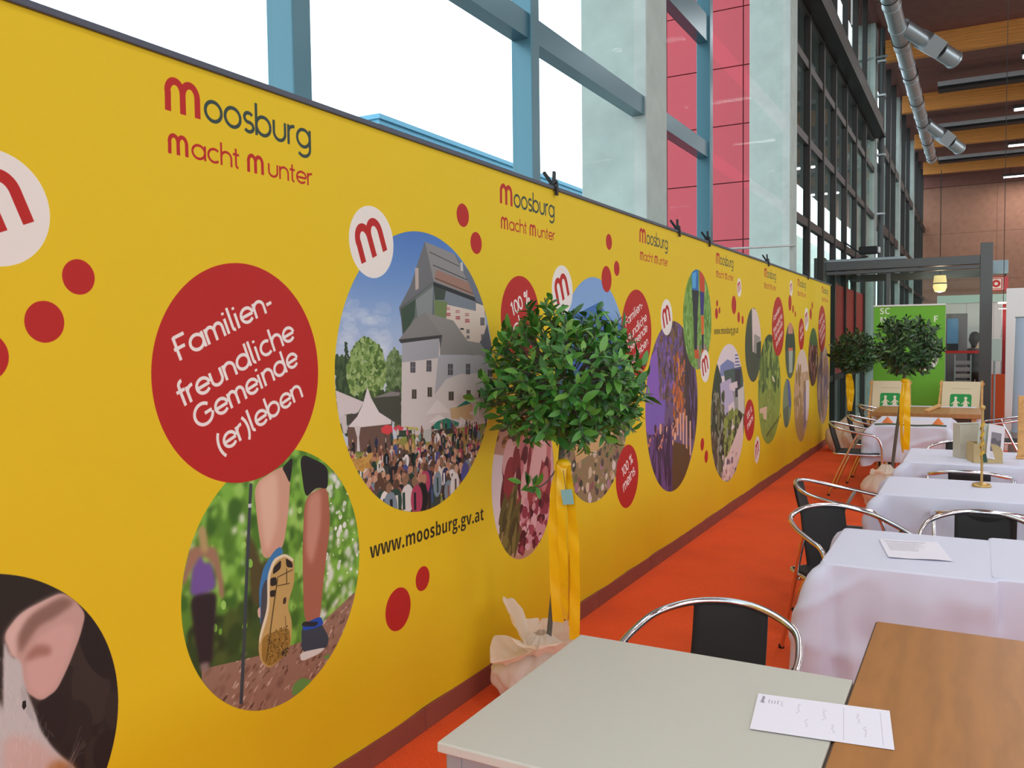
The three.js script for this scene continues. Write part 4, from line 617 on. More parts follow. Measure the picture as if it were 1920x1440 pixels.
function tulleGeometry(R, H, seed, tips) {
  const geos = [], n = 96, m = 26;
  { const pos = [], idx = [];
    for (let j = 0; j <= m; j++) for (let i = 0; i <= n; i++) {
      const v = j / m, a = (i % n) / n * Math.PI * 2, nx = Math.cos(a), nz = Math.sin(a), prof = R * (0.8 + 0.35 * Math.sin(Math.PI * Math.min(1, v * 1.15)) - 0.62 * Math.pow(v, 3));
      const w = perlin.noise(nx * 2.2 + seed, v * 2.6, nz * 2.2) * 0.2 + perlin.noise(nx * 6, v * 5 + seed, nz * 6) * 0.1 + Math.sin(a * 13 + v * 3 + seed) * 0.03;
      const r = prof * (1 + w); pos.push(nx * r, Math.max(0.004, v * H * (1 + 0.12 * w)), nz * r);
    }
    for (let j = 0; j < m; j++) for (let i = 0; i < n; i++) { const a = j * (n + 1) + i; idx.push(a, a + n + 1, a + n + 2, a, a + n + 2, a + 1); }
    const g = new THREE.BufferGeometry(); g.setAttribute('position', new THREE.Float32BufferAttribute(pos, 3)); g.setIndex(idx); g.computeVertexNormals(); geos.push(g.toNonIndexed());
  }
  for (const [az, len, rise, wid] of tips) {   // free corners of the net standing off the knot
    const pos = [], idx = [], q = 14, p = 10, ca = Math.cos(az), sa = Math.sin(az);
    for (let j = 0; j <= q; j++) for (let i = 0; i <= p; i++) {
      const v = j / q, u = i / p - 0.5, w = wid * Math.sin(Math.PI * (0.12 + 0.86 * v)) * 1.1, out = R * 0.25 + len * v, up = H * 0.72 + rise * v - 0.25 * len * v * v, fold = (Math.abs(u) * 0.9 - 0.2) * w * 0.7 + perlin.noise(u * 5 + seed, v * 4, az) * 0.03;
      pos.push(ca * out - sa * u * w, up + fold, sa * out + ca * u * w);
    }
    for (let j = 0; j < q; j++) for (let i = 0; i < p; i++) { const a = j * (p + 1) + i; idx.push(a, a + p + 1, a + p + 2, a, a + p + 2, a + 1); }
    const g = new THREE.BufferGeometry(); g.setAttribute('position', new THREE.Float32BufferAttribute(pos, 3)); g.setIndex(idx); g.computeVertexNormals(); geos.push(g.toNonIndexed());
  }
  return mergeGeometries(geos);
}
function laurel(label, [x, z], stem, crown, R, o) {
  const t = thing('laurel_tree', label, 'tree', [x, 0, z], 0, 'laurel trees along the banner'), r = rng(o.seed);
  const potR = o.pot;
  const pot = mesh('plant_pot', new THREE.LatheGeometry([[0.001, 0.005], [potR * 0.7, 0.005], [potR * 0.74, 0.02], [potR * 0.92, 0.16], [potR * 0.98, 0.16], [potR * 0.98, 0.18], [potR * 0.92, 0.18], [potR * 0.9, 0.16], [0.001, 0.16]].map(([a, b]) => new THREE.Vector2(a, b)), 32), M.pot, t);
  mesh('net_wrap', tulleGeometry(potR * 1.55, o.wrapH, o.seed, o.tips), M.tulle, pot);
  const s = stem.map((p) => V(...p)); mesh('stem', new THREE.TubeGeometry(new THREE.CatmullRomCurve3(s), 24, o.stemR, 10), M.stem, t);
  const C = V(...crown), eye = V(2.07, 1.655, 0).sub(V(x, 0, z)).sub(C).normalize(), leaves = [], twigs = [];
  const tips = o.tipsN;
  for (let i = 0; i < tips; i++) {
    const yy = 1 - 2 * (i + 0.5) / tips, ph = i * 2.399963 + r() * 0.4, q = Math.sqrt(1 - yy * yy), d = V(q * Math.cos(ph), yy, q * Math.sin(ph));
    const bump = 1 + perlin.noise(d.x * 2.4 + o.seed, d.y * 2.4, d.z * 2.4) * 0.26 + (r() - 0.5) * 0.1, deep = r() < 0.34 ? 0.5 + r() * 0.28 : 0.78 + r() * 0.14;
    const tip = d.clone().multiplyScalar(R * bump * deep); tip.y *= o.squash; if (tip.y < 0) tip.y *= 0.82; tip.add(C);
    const gd = d.clone().add(V((r() - 0.5) * 0.7, 0.35 + (r() - 0.5) * 0.5, (r() - 0.5) * 0.7)).normalize();
    twigs.push(rod(C.clone().lerp(tip, 0.45), tip.clone().addScaledVector(gd, 0.05), 0.0028, 5));
    const n = o.perTip, side = new THREE.Vector3().crossVectors(gd, V(0.3, 1, 0.2)).normalize(), up2 = new THREE.Vector3().crossVectors(side, gd).normalize();
    for (let k = 0; k < n; k++) {
      const a = k * 2.4 + r() * 0.6, open = 0.45 + r() * 0.75, along = (k / n - 0.6) * 0.1 * o.leafScale;
      const dir = gd.clone().multiplyScalar(Math.cos(open)).addScaledVector(side, Math.cos(a) * Math.sin(open)).addScaledVector(up2, Math.sin(a) * Math.sin(open)).normalize();
      const face = gd.clone().addScaledVector(V(0, 1, 0), 0.5).normalize(); let zx = new THREE.Vector3().crossVectors(dir, face).normalize(); if (zx.lengthSq() < 0.5) zx = side.clone(); const zz = new THREE.Vector3().crossVectors(zx, dir);
      const mtx = new THREE.Matrix4().makeBasis(zx, dir, zz); mtx.setPosition(tip.clone().addScaledVector(gd, along));
      mtx.multiply(new THREE.Matrix4().makeRotationY((r() - 0.5) * 0.9)); const sc = o.leafScale * (0.8 + r() * 0.5); mtx.scale(V(sc, sc, sc));
      leaves.push({ mtx, score: d.dot(eye) * bump * deep + r() * 0.25, g: Math.floor(r() * 3), c: r() < 0.5 ? Math.floor(r() * 2) : Math.floor(r() * 5) });
    }
  }
  mesh('twigs', merged(twigs), M.stem, t).userData.kind = 'stuff';
  const mats = o.dark ? shadedLeafMats : leafMats;
  leaves.sort((a, b) => b.score - a.score);
  const single = o.single; leaves.slice(0, single).forEach((l) => { const m = mesh('leaf', leafGeos[l.g], mats[l.c], t); l.mtx.decompose(m.position, m.quaternion, m.scale); });
  const rest = leaves.slice(single);
  for (let c = 0; c < mats.length; c++) { const gs = rest.filter((l) => l.c === c).map((l) => leafGeos[l.g].clone().applyMatrix4(l.mtx)); const f = mesh('foliage', mergeGeometries(gs), mats[c], t); f.userData.kind = 'stuff'; }
  for (const [pts, w, tw] of o.ribbons) mesh('ribbon', ribbonStrip(pts.map((p) => V(...p)), w, tw), M.satin, t);
  if (o.knot) mesh('ribbon_knot', new THREE.SphereGeometry(0.03, 14, 10).scale(1.2, 0.9, 0.9).translate(...o.knot), M.satin, t);
  return t;
}
const tree1 = laurel('large laurel tree with pale blue tag and yellow ribbons before the banner', [0.3, -3.5], [[0.02, 0.1, 0], [0.04, 0.31, 0], [0.077, 0.65, 0], [0.105, 1.1, 0], [0.13, 1.35, 0]], [0.135, 1.465, 0], 0.385, {
  seed: 21, pot: 0.13, wrapH: 0.3, stemR: 0.012, tipsN: 260, perTip: 7, leafScale: 1, squash: 0.95, single: 300,
  tips: [[2.75, 0.13, 0.27, 0.22], [2.0, 0.24, 0.07, 0.24], [0.3, 0.15, 0.1, 0.22], [5.2, 0.14, 0.12, 0.2], [1.2, 0.16, 0.12, 0.24], [4.2, 0.12, 0.12, 0.2]],
  ribbons: [
    [[[0.12, 1.1, 0.03], [0.1, 0.95, 0.05], [0.095, 0.7, 0.05], [0.11, 0.38, 0.05]], 0.055, [0.2, -0.2]], [[[0.13, 1.1, 0.04], [0.14, 0.9, 0.07], [0.145, 0.6, 0.06], [0.15, 0.4, 0.06]], 0.045, [-0.3, 0.5]],
    [[[0.15, 1.1, 0.03], [0.18, 0.92, 0.05], [0.195, 0.65, 0.05], [0.19, 0.31, 0.05]], 0.05, [0.3, -0.1]], [[[0.14, 1.1, 0.0], [0.17, 0.85, 0.02], [0.165, 0.6, 0.03], [0.165, 0.36, 0.03]], 0.04, [0.9, 0.4]]],
  knot: [0.13, 1.1, 0.02],
});
{
  const tg = mesh('price_tag', rbx(-0.026, 0.026, -0.034, 0.034, -0.0012, 0.0012, 0.001, 1), std({ color: rgb(140, 196, 200), roughness: 0.6 }), tree1); tg.position.set(0.178, 0.965, 0.085); tg.rotation.set(0.05, 0.15, 0.12); tg.userData.label = 'pale blue square paper tag';
  mesh('tag_string', rod(V(-0.012, 0.115, -0.035), V(-0.002, 0.034, 0), 0.0015, 5), M.stem, tg);
  const r = rng(4), base = V(-0.06, 0.98, 0.06), tw = [tube([V(0.105, 1.1, 0), V(0.03, 1.0, 0.03), base], 0.0035, 14, 6)]; mesh('side_twig', merged(tw), M.stem, tree1);
  for (let k = 0; k < 11; k++) { const m = mesh('leaf', leafGeos[k % 3], leafMats[k % 4], tree1); m.position.set(base.x + r() * 0.07, base.y + r() * 0.04, base.z + (r() - 0.5) * 0.04); m.rotation.set((r() - 0.5) * 2, r() * 2, (k / 11 - 0.5) * 5); }
}
laurel('laurel tree with slanting stem beside the short white tablecloth', [1.3, -9.0], [[0.02, 0.1, 0], [0.05, 0.36, 0], [0.09, 0.75, 0], [0.15, 1.24, 0], [0.16, 1.45, 0]], [0.18, 1.55, 0], 0.315, {
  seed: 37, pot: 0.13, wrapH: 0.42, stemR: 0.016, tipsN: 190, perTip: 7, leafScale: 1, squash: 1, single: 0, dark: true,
  tips: [[2.8, 0.1, 0.05, 0.2], [0.2, 0.1, 0.06, 0.18], [1.6, 0.08, 0.07, 0.18], [4.4, 0.1, 0.04, 0.18]],
  ribbons: [[[[0.16, 1.24, 0.04], [0.135, 1.0, 0.06], [0.135, 0.8, 0.06], [0.15, 0.55, 0.06]], 0.05, [0.3, 1.1]], [[[0.17, 1.24, 0.04], [0.18, 1.0, 0.06], [0.185, 0.8, 0.06], [0.18, 0.58, 0.06]], 0.06, [-0.2, 0.4]]], knot: [0.16, 1.24, 0.03],
});
laurel('laurel tree standing before the end of the yellow banner near the doorway', [0.42, -13.3], [[0, 0.1, 0], [0, 0.5, 0], [0, 1.1, 0], [0.03, 1.35, 0]], [0.07, 1.43, 0], 0.36, {
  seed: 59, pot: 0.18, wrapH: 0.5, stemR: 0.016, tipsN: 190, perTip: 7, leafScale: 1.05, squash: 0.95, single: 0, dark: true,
  tips: [[2.6, 0.1, 0.04, 0.2], [0.6, 0.1, 0.05, 0.2]],
  ribbons: [[[[0.0, 1.12, 0.05], [0.01, 0.9, 0.08], [0.03, 0.6, 0.12]], 0.08, [0.1, 0.5]], [[[0.02, 1.12, 0.06], [0.05, 0.9, 0.09], [0.03, 0.66, 0.12]], 0.07, [0.4, 0]]], knot: [0.01, 1.12, 0.05],
});
// ---------------------------------------------------------------- things on the tables
function printed(w, h, ppm, draw) { const cv = document.createElement('canvas'); cv.width = Math.round(w * ppm); cv.height = Math.round(h * ppm); const c = cv.getContext('2d'); c.scale(ppm, ppm); draw(c); const t = new THREE.CanvasTexture(cv); t.colorSpace = THREE.SRGBColorSpace; return t; }
function sheet(w, d, curl) { const g = new THREE.PlaneGeometry(w, d, 24, 16); g.rotateX(-Math.PI / 2); const p = g.attributes.position; for (let i = 0; i < p.count; i++) p.setY(i, 0.0012 + curl(p.getX(i) / w, p.getZ(i) / d)); g.computeVertexNormals(); return g; }
{
  // order slip across the joint of the two bare tables
  const W = 0.31, D = 0.215, tx = printed(W, D, 2400, (c) => {
    c.fillStyle = '#ece8f4'; c.fillRect(0, 0, W, D); const r = rng(8); c.strokeStyle = '#8f8c9a';
    c.save(); c.translate(0.022, 0.055); c.rotate(-Math.PI / 2); c.font = 'italic bold 0.02px serif'; c.fillStyle = '#5c5864'; c.lineWidth = 0.0022; c.strokeStyle = '#5c5864'; c.beginPath(); c.moveTo(0, -0.002); for (let k = 0; k < 14; k++) c.lineTo(k * 0.0032, -0.002 - (k % 2) * 0.007 - r() * 0.004); c.stroke(); c.lineWidth = 0.0012; for (let k = 0; k < 4; k++) { c.beginPath(); c.moveTo(0.002, 0.008 + k * 0.007); c.lineTo(0.028 - r() * 0.008, 0.008 + k * 0.007); c.stroke(); } c.restore();
    c.strokeStyle = '#9c98a8'; c.lineWidth = 0.0007; for (const x of [0.205, 0.288]) { c.beginPath(); c.moveTo(x, 0.02); c.lineTo(x, 0.2); c.stroke(); }
    c.lineWidth = 0.0009; c.strokeStyle = '#a09cac'; for (const [x, y, n] of [[0.1, 0.09, 5], [0.12, 0.16, 4], [0.16, 0.11, 6], [0.18, 0.17, 4], [0.235, 0.1, 5], [0.25, 0.17, 5], [0.06, 0.06, 3]]) { c.beginPath(); c.moveTo(x, y); for (let k = 0; k < n * 3; k++) c.lineTo(x + (r() - 0.3) * 0.009, y - k * 0.004); c.stroke(); }
  });
  const s = mesh('order_slip', sheet(W, D, (x, z) => 0.003 * Math.max(0, x * x * z)), std({ map: tx, roughness: 0.85, side: THREE.DoubleSide })); s.position.set(1.752, 0.742, -2.107); s.rotation.y = 0.13;
  tag(s, 'white order slip with handwriting lying across grey and brown tables', 'paper');
  const W2 = 0.24, D2 = 0.34, tx2 = printed(W2, D2, 2400, (c) => { c.fillStyle = '#e8e3ee'; c.fillRect(0, 0, W2, D2); const r = rng(6); c.strokeStyle = '#6a6670'; c.lineWidth = 0.006; c.beginPath(); c.moveTo(0.02, 0.035); for (let k = 0; k < 40; k++) c.lineTo(0.02 + k * 0.0042, 0.033 + r() * 0.004); c.stroke(); c.strokeStyle = '#8f8b98'; c.lineWidth = 0.0026; for (let k = 0; k < 16; k++) { c.beginPath(); c.moveTo(0.022, 0.058 + k * 0.0095); c.lineTo(0.022 + 0.16 * (0.6 + 0.4 * r()), 0.058 + k * 0.0095); c.stroke(); } });
  const s2 = mesh('printed_sheet', sheet(W2, D2, (x, z) => 0.006 * Math.max(0, z - 0.3) * (1 + Math.sin(x * 9)) + 0.004 * Math.abs(x) * Math.max(0, -z)), std({ map: tx2, roughness: 0.85, side: THREE.DoubleSide })); s2.position.set(1.84, 0.7445, -4.0); s2.rotation.y = 0.2;
  tag(s2, 'white printed sheet with heading lying on a white tablecloth by the brown table', 'paper');
}
{
  const f = thing('pennant_stand', 'small golden table flag stand with furled yellow pennant', 'flag stand', [2.1, 0.7415, -5.9]);
  mesh('base', new THREE.LatheGeometry([[0.001, 0], [0.052, 0], [0.054, 0.004], [0.05, 0.018], [0.02, 0.026], [0.001, 0.028]].map(([a, b]) => new THREE.Vector2(a, b)), 40), M.gold, f);
  mesh('rod', rod(V(0, 0.02, 0), V(0, 0.47, 0), 0.0075, 12), M.gold, f);
  mesh('finial', new THREE.SphereGeometry(0.016, 16, 12).translate(0, 0.482, 0), M.gold, f);
  const pos = [], idx = [], n = 60; for (let i = 0; i <= n; i++) { const k = i / n, a = k * 22, y = 0.4 - k * 0.2; for (const s of [0, 1]) pos.push(Math.cos(a) * (0.01 + s * 0.004), y - s * 0.02, Math.sin(a) * (0.01 + s * 0.004)); }
  for (let i = 0; i < n; i++) { const a = i * 2; idx.push(a, a + 1, a + 3, a, a + 3, a + 2); }
  const g = new THREE.BufferGeometry(); g.setAttribute('position', new THREE.Float32BufferAttribute(pos, 3)); g.setIndex(idx); g.computeVertexNormals(); mesh('pennant', g, std({ color: rgb(206, 160, 52), roughness: 0.6, side: THREE.DoubleSide }), f);
  mesh('pennant_tip', bar(V(0.012, 0.2, 0.006), V(0.02, 0.15, 0.008), 0.022, 0.004), std({ color: rgb(58, 92, 78), roughness: 0.7 }), f).userData.label = 'dark green pennant tip';
}
{
  // wooden brochure holder, its cards and the pale box beside it
  const ply = std({ color: rgb(212, 184, 132), roughness: 0.6, map: plasterTexture });
  const h = thing('brochure_holder', 'pale plywood brochure holder with rounded side on a white cloth', 'holder', [2.17, 0.742, -7.1], 0.28);
  const cheek = () => { const s = new THREE.Shape(); s.moveTo(-0.09, 0); s.lineTo(0.1, 0); s.lineTo(0.1, 0.08); s.quadraticCurveTo(0.09, 0.135, 0.02, 0.14); s.lineTo(-0.09, 0.14); s.closePath(); return new THREE.ExtrudeGeometry(s, { depth: 0.008, bevelEnabled: false, curveSegments: 10 }); };
  mesh('side_panel', cheek().translate(-0.055, 0, 0.075), ply, h); mesh('side_panel', cheek().translate(-0.055, 0, -0.09), ply, h);
  mesh('bottom', bx(-0.14, 0.05, 0, 0.01, -0.085, 0.078), ply, h); mesh('front_lip', bx(0.035, 0.043, 0, 0.04, -0.085, 0.078), ply, h); mesh('back_panel', bx(-0.145, -0.137, 0, 0.14, -0.085, 0.078), ply, h);
  const art = printed(0.15, 0.27, 900, (c) => { c.fillStyle = '#ddd4d8'; c.fillRect(0, 0, 0.15, 0.27); c.fillStyle = '#857b82'; c.fillRect(0.028, 0.06, 0.094, 0.15); poly(c, '#5d535b', 0.028, 0.12, 0.06, 0.1, 0.09, 0.125, 0.122, 0.11, 0.122, 0.21, 0.028, 0.21); poly(c, '#6f656c', 0.028, 0.15, 0.08, 0.14, 0.122, 0.16, 0.122, 0.21, 0.028, 0.21); poly(c, '#4c434b', 0.05, 0.18, 0.11, 0.17, 0.122, 0.21, 0.04, 0.21); c.fillStyle = '#b9aeb4'; for (let k = 0; k < 3; k++) c.fillRect(0.03, 0.225 + k * 0.012, 0.09 - k * 0.02, 0.004); });
  const cardMat = std({ map: art, roughness: 0.6 }), plain = std({ color: rgb(204, 206, 196), roughness: 0.8 });
  for (let k = 0; k < 3; k++) { const b = mesh('brochure', new THREE.BoxGeometry(0.14, 0.25, 0.006), [plain, plain, plain, plain, k ? plain : cardMat, plain]); b.position.set(2.17 + 0.02 - k * 0.03, 0.742 + 0.15, -7.1 + 0.055 - k * 0.012); b.rotation.set(-0.12, 0.75, -0.2, 'YXZ'); tag(b, k ? 'plain pale brochure standing behind the picture brochure' : 'white brochure with grey picture standing in the plywood holder', 'brochure', k ? 'brochures in the plywood holder' : undefined); }
  const box = thing('leaflet_box', 'pale cream leaflet box standing beside the plywood brochure holder', 'box', [2.0, 0.742, -7.28], 0.5);
  mesh('body', rbx(-0.075, 0.075, 0, 0.26, -0.05, 0.05, 0.003, 1), std({ color: rgb(214, 206, 186), roughness: 0.8, map: plasterTexture }), box); mesh('lid_flap', bar(V(-0.07, 0.262, 0.045), V(0.07, 0.268, 0.05), 0.004, 0.03), plain, box);
  const pole = thing('wooden_pole', 'upright plain wooden pole beside the brochure holder', 'pole', [2.36, 0.742, -7.36]); mesh('shaft', rbx(-0.022, 0.022, 0.02, 0.47, -0.022, 0.022, 0.004, 1), M.pine, pole); mesh('foot', rbx(-0.03, 0.03, 0, 0.02, -0.03, 0.03, 0.004, 1), M.pine, pole);
}
{
  // runner with two folded napkins on the short cloth
  const rn = mesh('table_runner', rbx(-0.3, 0.3, 0, 0.012, -0.2, 0.2, 0.004, 1), std({ color: rgb(222, 214, 224), roughness: 0.9 })); rn.position.set(1.46, 0.7415, -9.95); tag(rn, 'pale table runner on the short white tablecloth', 'table runner');
  const ed = mesh('greenery_strip', tube([V(1.13, 0.752, -9.62), V(1.3, 0.756, -9.66), V(1.5, 0.75, -9.64), V(1.68, 0.756, -9.66), V(1.8, 0.752, -9.68)], 0.008, 40, 8), std({ color: rgb(66, 82, 46), roughness: 0.8 })); tag(ed, 'thin dark green garland along the edge of the short tablecloth', 'garland');
  for (const [x, label] of [[1.24, 'orange folded napkin on the runner beside the chrome chairs'], [1.72, 'orange folded napkin on the runner beyond the laurel ribbons']]) { const n = mesh('folded_napkin', new THREE.ConeGeometry(0.06, 0.07, 4, 3), std({ color: rgb(224, 122, 60), roughness: 0.8 })); n.position.set(x, 0.79, -9.8); n.rotation.y = 0.4; tag(n, label, 'napkin'); }
}
// ---------------------------------------------------------------- deck chairs and the green roll-up display
function deckTexture() {
  return printed(0.46, 0.9, 700, (c) => {
    c.fillStyle = '#e0cfae'; c.fillRect(0, 0, 0.46, 0.9); c.fillStyle = '#b3a68c'; c.fillRect(0.11, 0.095, 0.24, 0.006);
    c.fillStyle = '#2f9650'; c.beginPath(); c.roundRect(0.1, 0.17, 0.26, 0.19, 0.03); c.fill();
    for (const s of [-1, 1]) { c.save(); c.translate(0.23 + s * 0.06, 0.2); c.fillStyle = '#e9dcc2'; c.beginPath(); c.arc(0, 0.022, 0.019, 0, 7); c.fill(); c.beginPath(); c.moveTo(-0.012, 0.04); c.lineTo(0.012, 0.04); c.lineTo(0.034, 0.12); c.lineTo(-0.034, 0.12); c.fill(); c.fillRect(-0.018, 0.115, 0.012, 0.04); c.fillRect(0.006, 0.115, 0.012, 0.04); c.lineWidth = 0.01; c.strokeStyle = '#e9dcc2'; c.beginPath(); c.moveTo(-0.05, 0.09); c.lineTo(0, 0.055); c.lineTo(0.05, 0.08); c.stroke(); c.restore(); }
  });
}
const canvasMat = std({ map: deckTexture(), roughness: 0.9, side: THREE.DoubleSide });
function deckChair(x, z, turn, label) {
  const t = thing('deck_chair', label, 'deck chair', [x, 0, z], turn, 'deck chairs before the green display');
  for (const s of [-1, 1]) { mesh('back_rail', bar(V(s * 0.285, 0.05, 0.38), V(s * 0.25, 1.03, -0.32), 0.026, 0.05), M.pine, t); mesh('seat_rail', bar(V(s * 0.23, 0.06, -0.42), V(s * 0.23, 0.42, 0.46), 0.026, 0.05), M.pine, t); mesh('prop', bar(V(s * 0.26, 0.75, -0.13), V(s * 0.26, 0.16, -0.3), 0.02, 0.04), M.pine, t); }
  mesh('top_bar', bar(V(-0.28, 1.0, -0.3), V(0.28, 1.0, -0.3), 0.03, 0.03), M.pine, t); mesh('front_bar', bar(V(-0.25, 0.4, 0.42), V(0.25, 0.4, 0.42), 0.03, 0.03), M.pine, t); mesh('ground_bar', bar(V(-0.28, 0.06, 0.37), V(0.28, 0.06, 0.37), 0.03, 0.03), M.pine, t);
  const cv = new THREE.CatmullRomCurve3([V(0, 1.03, -0.29), V(0, 0.78, -0.14), V(0, 0.45, 0.0), V(0, 0.32, 0.16), V(0, 0.4, 0.43)]), n = 30, pos = [], uv = [], idx = [];
  for (let i = 0; i <= n; i++) for (const s of [-1, 1]) { const p = cv.getPoint(i / n); pos.push(s * 0.235, p.y, p.z); uv.push((s + 1) / 2, 1 - i / n * 1.1); }
  for (let i = 0; i < n; i++) { const a = i * 2; idx.push(a, a + 2, a + 3, a, a + 3, a + 1); }
  const g = new THREE.BufferGeometry(); g.setAttribute('position', new THREE.Float32BufferAttribute(pos, 3)); g.setAttribute('uv', new THREE.Float32BufferAttribute(uv, 2)); g.setIndex(idx); g.computeVertexNormals(); mesh('canvas_sling', g, canvasMat, t);
}
deckChair(0.98, -13.15, 0.04, 'wooden deck chair with cream sling behind the laurel ribbons');
deckChair(1.86, -13.15, -0.06, 'wooden deck chair with cream sling before the dark right doorpost');
{
  const d = thing('rollup_display', 'tall bright green roll-up display with white lettering', 'display', [1.17, 0, -13.9], 0.03);
  const tx = printed(0.96, 2.06, 700, (c) => {
    c.fillStyle = '#6fb82e'; c.fillRect(0, 0, 0.96, 2.06); c.fillStyle = '#e9ecdc'; c.font = 'bold 0.125px sans-serif'; c.save(); c.scale(1, 1);
    c.fillText('SC', 0.08, 0.23); c.fillText('N', 0.08, 0.36); c.fillText('F', 0.8, 0.36); c.restore();
    c.strokeStyle = '#e4e6da'; c.lineWidth = 0.07; c.beginPath(); c.roundRect(0.22, 0.5, 0.62, 0.42, 0.14); c.stroke();
  });
  const p = mesh('print_panel', new THREE.PlaneGeometry(0.96, 2.06), std({ map: tx, roughness: 0.6, side: THREE.DoubleSide }), d); p.position.y = 1.09;
  mesh('top_bar', rbx(-0.485, 0.485, 2.115, 2.14, -0.014, 0.014, 0.005, 1), M.white, d); mesh('cassette', rbx(-0.5, 0.5, 0, 0.07, -0.09, 0.09, 0.02, 2), M.greyMetal, d); mesh('support_pole', rod(V(0, 0.05, -0.03), V(0, 2.12, -0.02), 0.01, 8), M.greyMetal, d);
}
// ---------------------------------------------------------------- glazed entrance frame and what stands behind it
{
  const e = thing('glazed_portal', 'dark grey steel door portal with glass behind the green display', 'doorway', [0, 0, -15.5]);
  mesh('post', rbx(2.085, 2.26, 0, 3.13, -0.09, 0.09, 0.01, 1), M.portal, e); mesh('post', rbx(-0.42, -0.24, 0, 3.03, -0.09, 0.09, 0.01, 1), M.portal, e);
  mesh('beam', rbx(-0.24, 2.085, 2.8, 2.94, -0.08, 0.08, 0.008, 1), M.portal, e); mesh('beam_track', rbx(-0.24, 2.085, 2.73, 2.785, -0.06, 0.07, 0.005, 1), M.portal, e);
  mesh('side_beam', rbx(-0.42, -0.26, 2.85, 3.03, -3.4, -0.09, 0.01, 1), M.portal, e); mesh('side_beam', rbx(2.1, 2.24, 2.8, 2.94, -3.4, -0.09, 0.01, 1), M.portal, e);
  for (const x of [0.75]) mesh('door_stile', rbx(x - 0.03, x + 0.03, 0.05, 2.73, -0.02, 0.03, 0.004, 1), M.portal, e);
  for (const [a, b] of [[-0.24, 0.72], [0.78, 2.085]]) { const g = new THREE.PlaneGeometry(b - a, 2.68); g.translate((a + b) / 2, 1.39, 0); mesh('glass_pane', g, M.tintGlass, e); }
  mesh('rear_beam', rbx(-0.26, 2.1, 2.8, 2.94, -3.4, -3.26, 0.008, 1), M.portal, e);
  mesh('roof_panel', bx(-0.26, 1.0, 2.96, 3.0, -3.4, -0.09), M.greyMetal, e); mesh('ceiling_hatch', bx(0.2, 0.62, 2.93, 2.962, -2.1, -1.3), M.blackSteel, e);
  for (const x of [-0.34]) for (const z of [-1.1, -2.2, -3.3]) mesh('side_post', rbx(x - 0.05, x + 0.05, 0, 2.85, z - 0.05, z + 0.05, 0.006, 1), M.portal, e);
  const lamp = thing('pendant_lamp', 'warm yellow pendant lamp shining behind the entrance glass', 'lamp', [1.42, 2.5, -18.2]);
  mesh('shade', new THREE.LatheGeometry([[0.001, 0.32], [0.1, 0.32], [0.115, 0.2], [0.115, 0.18]].map(([a, b]) => new THREE.Vector2(a, b)), 20), std({ color: rgb(240, 214, 150), emissive: rgb(250, 214, 140), emissiveIntensity: 0.8 }), lamp); mesh('glow_bowl', new THREE.LatheGeometry([[0.115, 0.16], [0.12, 0.1], [0.09, 0.02], [0.001, 0]].map(([a, b]) => new THREE.Vector2(a, b)), 20), std({ color: rgb(255, 236, 180), emissive: rgb(255, 220, 140), emissiveIntensity: 1.2 }), lamp); mesh('band', rod(V(0, 0.16, 0), V(0, 0.18, 0), 0.117, 20), M.blackSteel, lamp); mesh('cord', rod(V(0, 0.32, 0), V(0, 2.3, 0), 0.008, 6), M.blackSteel, lamp);
  const pl = new THREE.PointLight(new THREE.Color(1, 0.82, 0.5), 1.5); pl.name = 'pendant_light'; pl.position.set(0, -0.05, 0); pl.castShadow = true; lamp.add(pl);
}
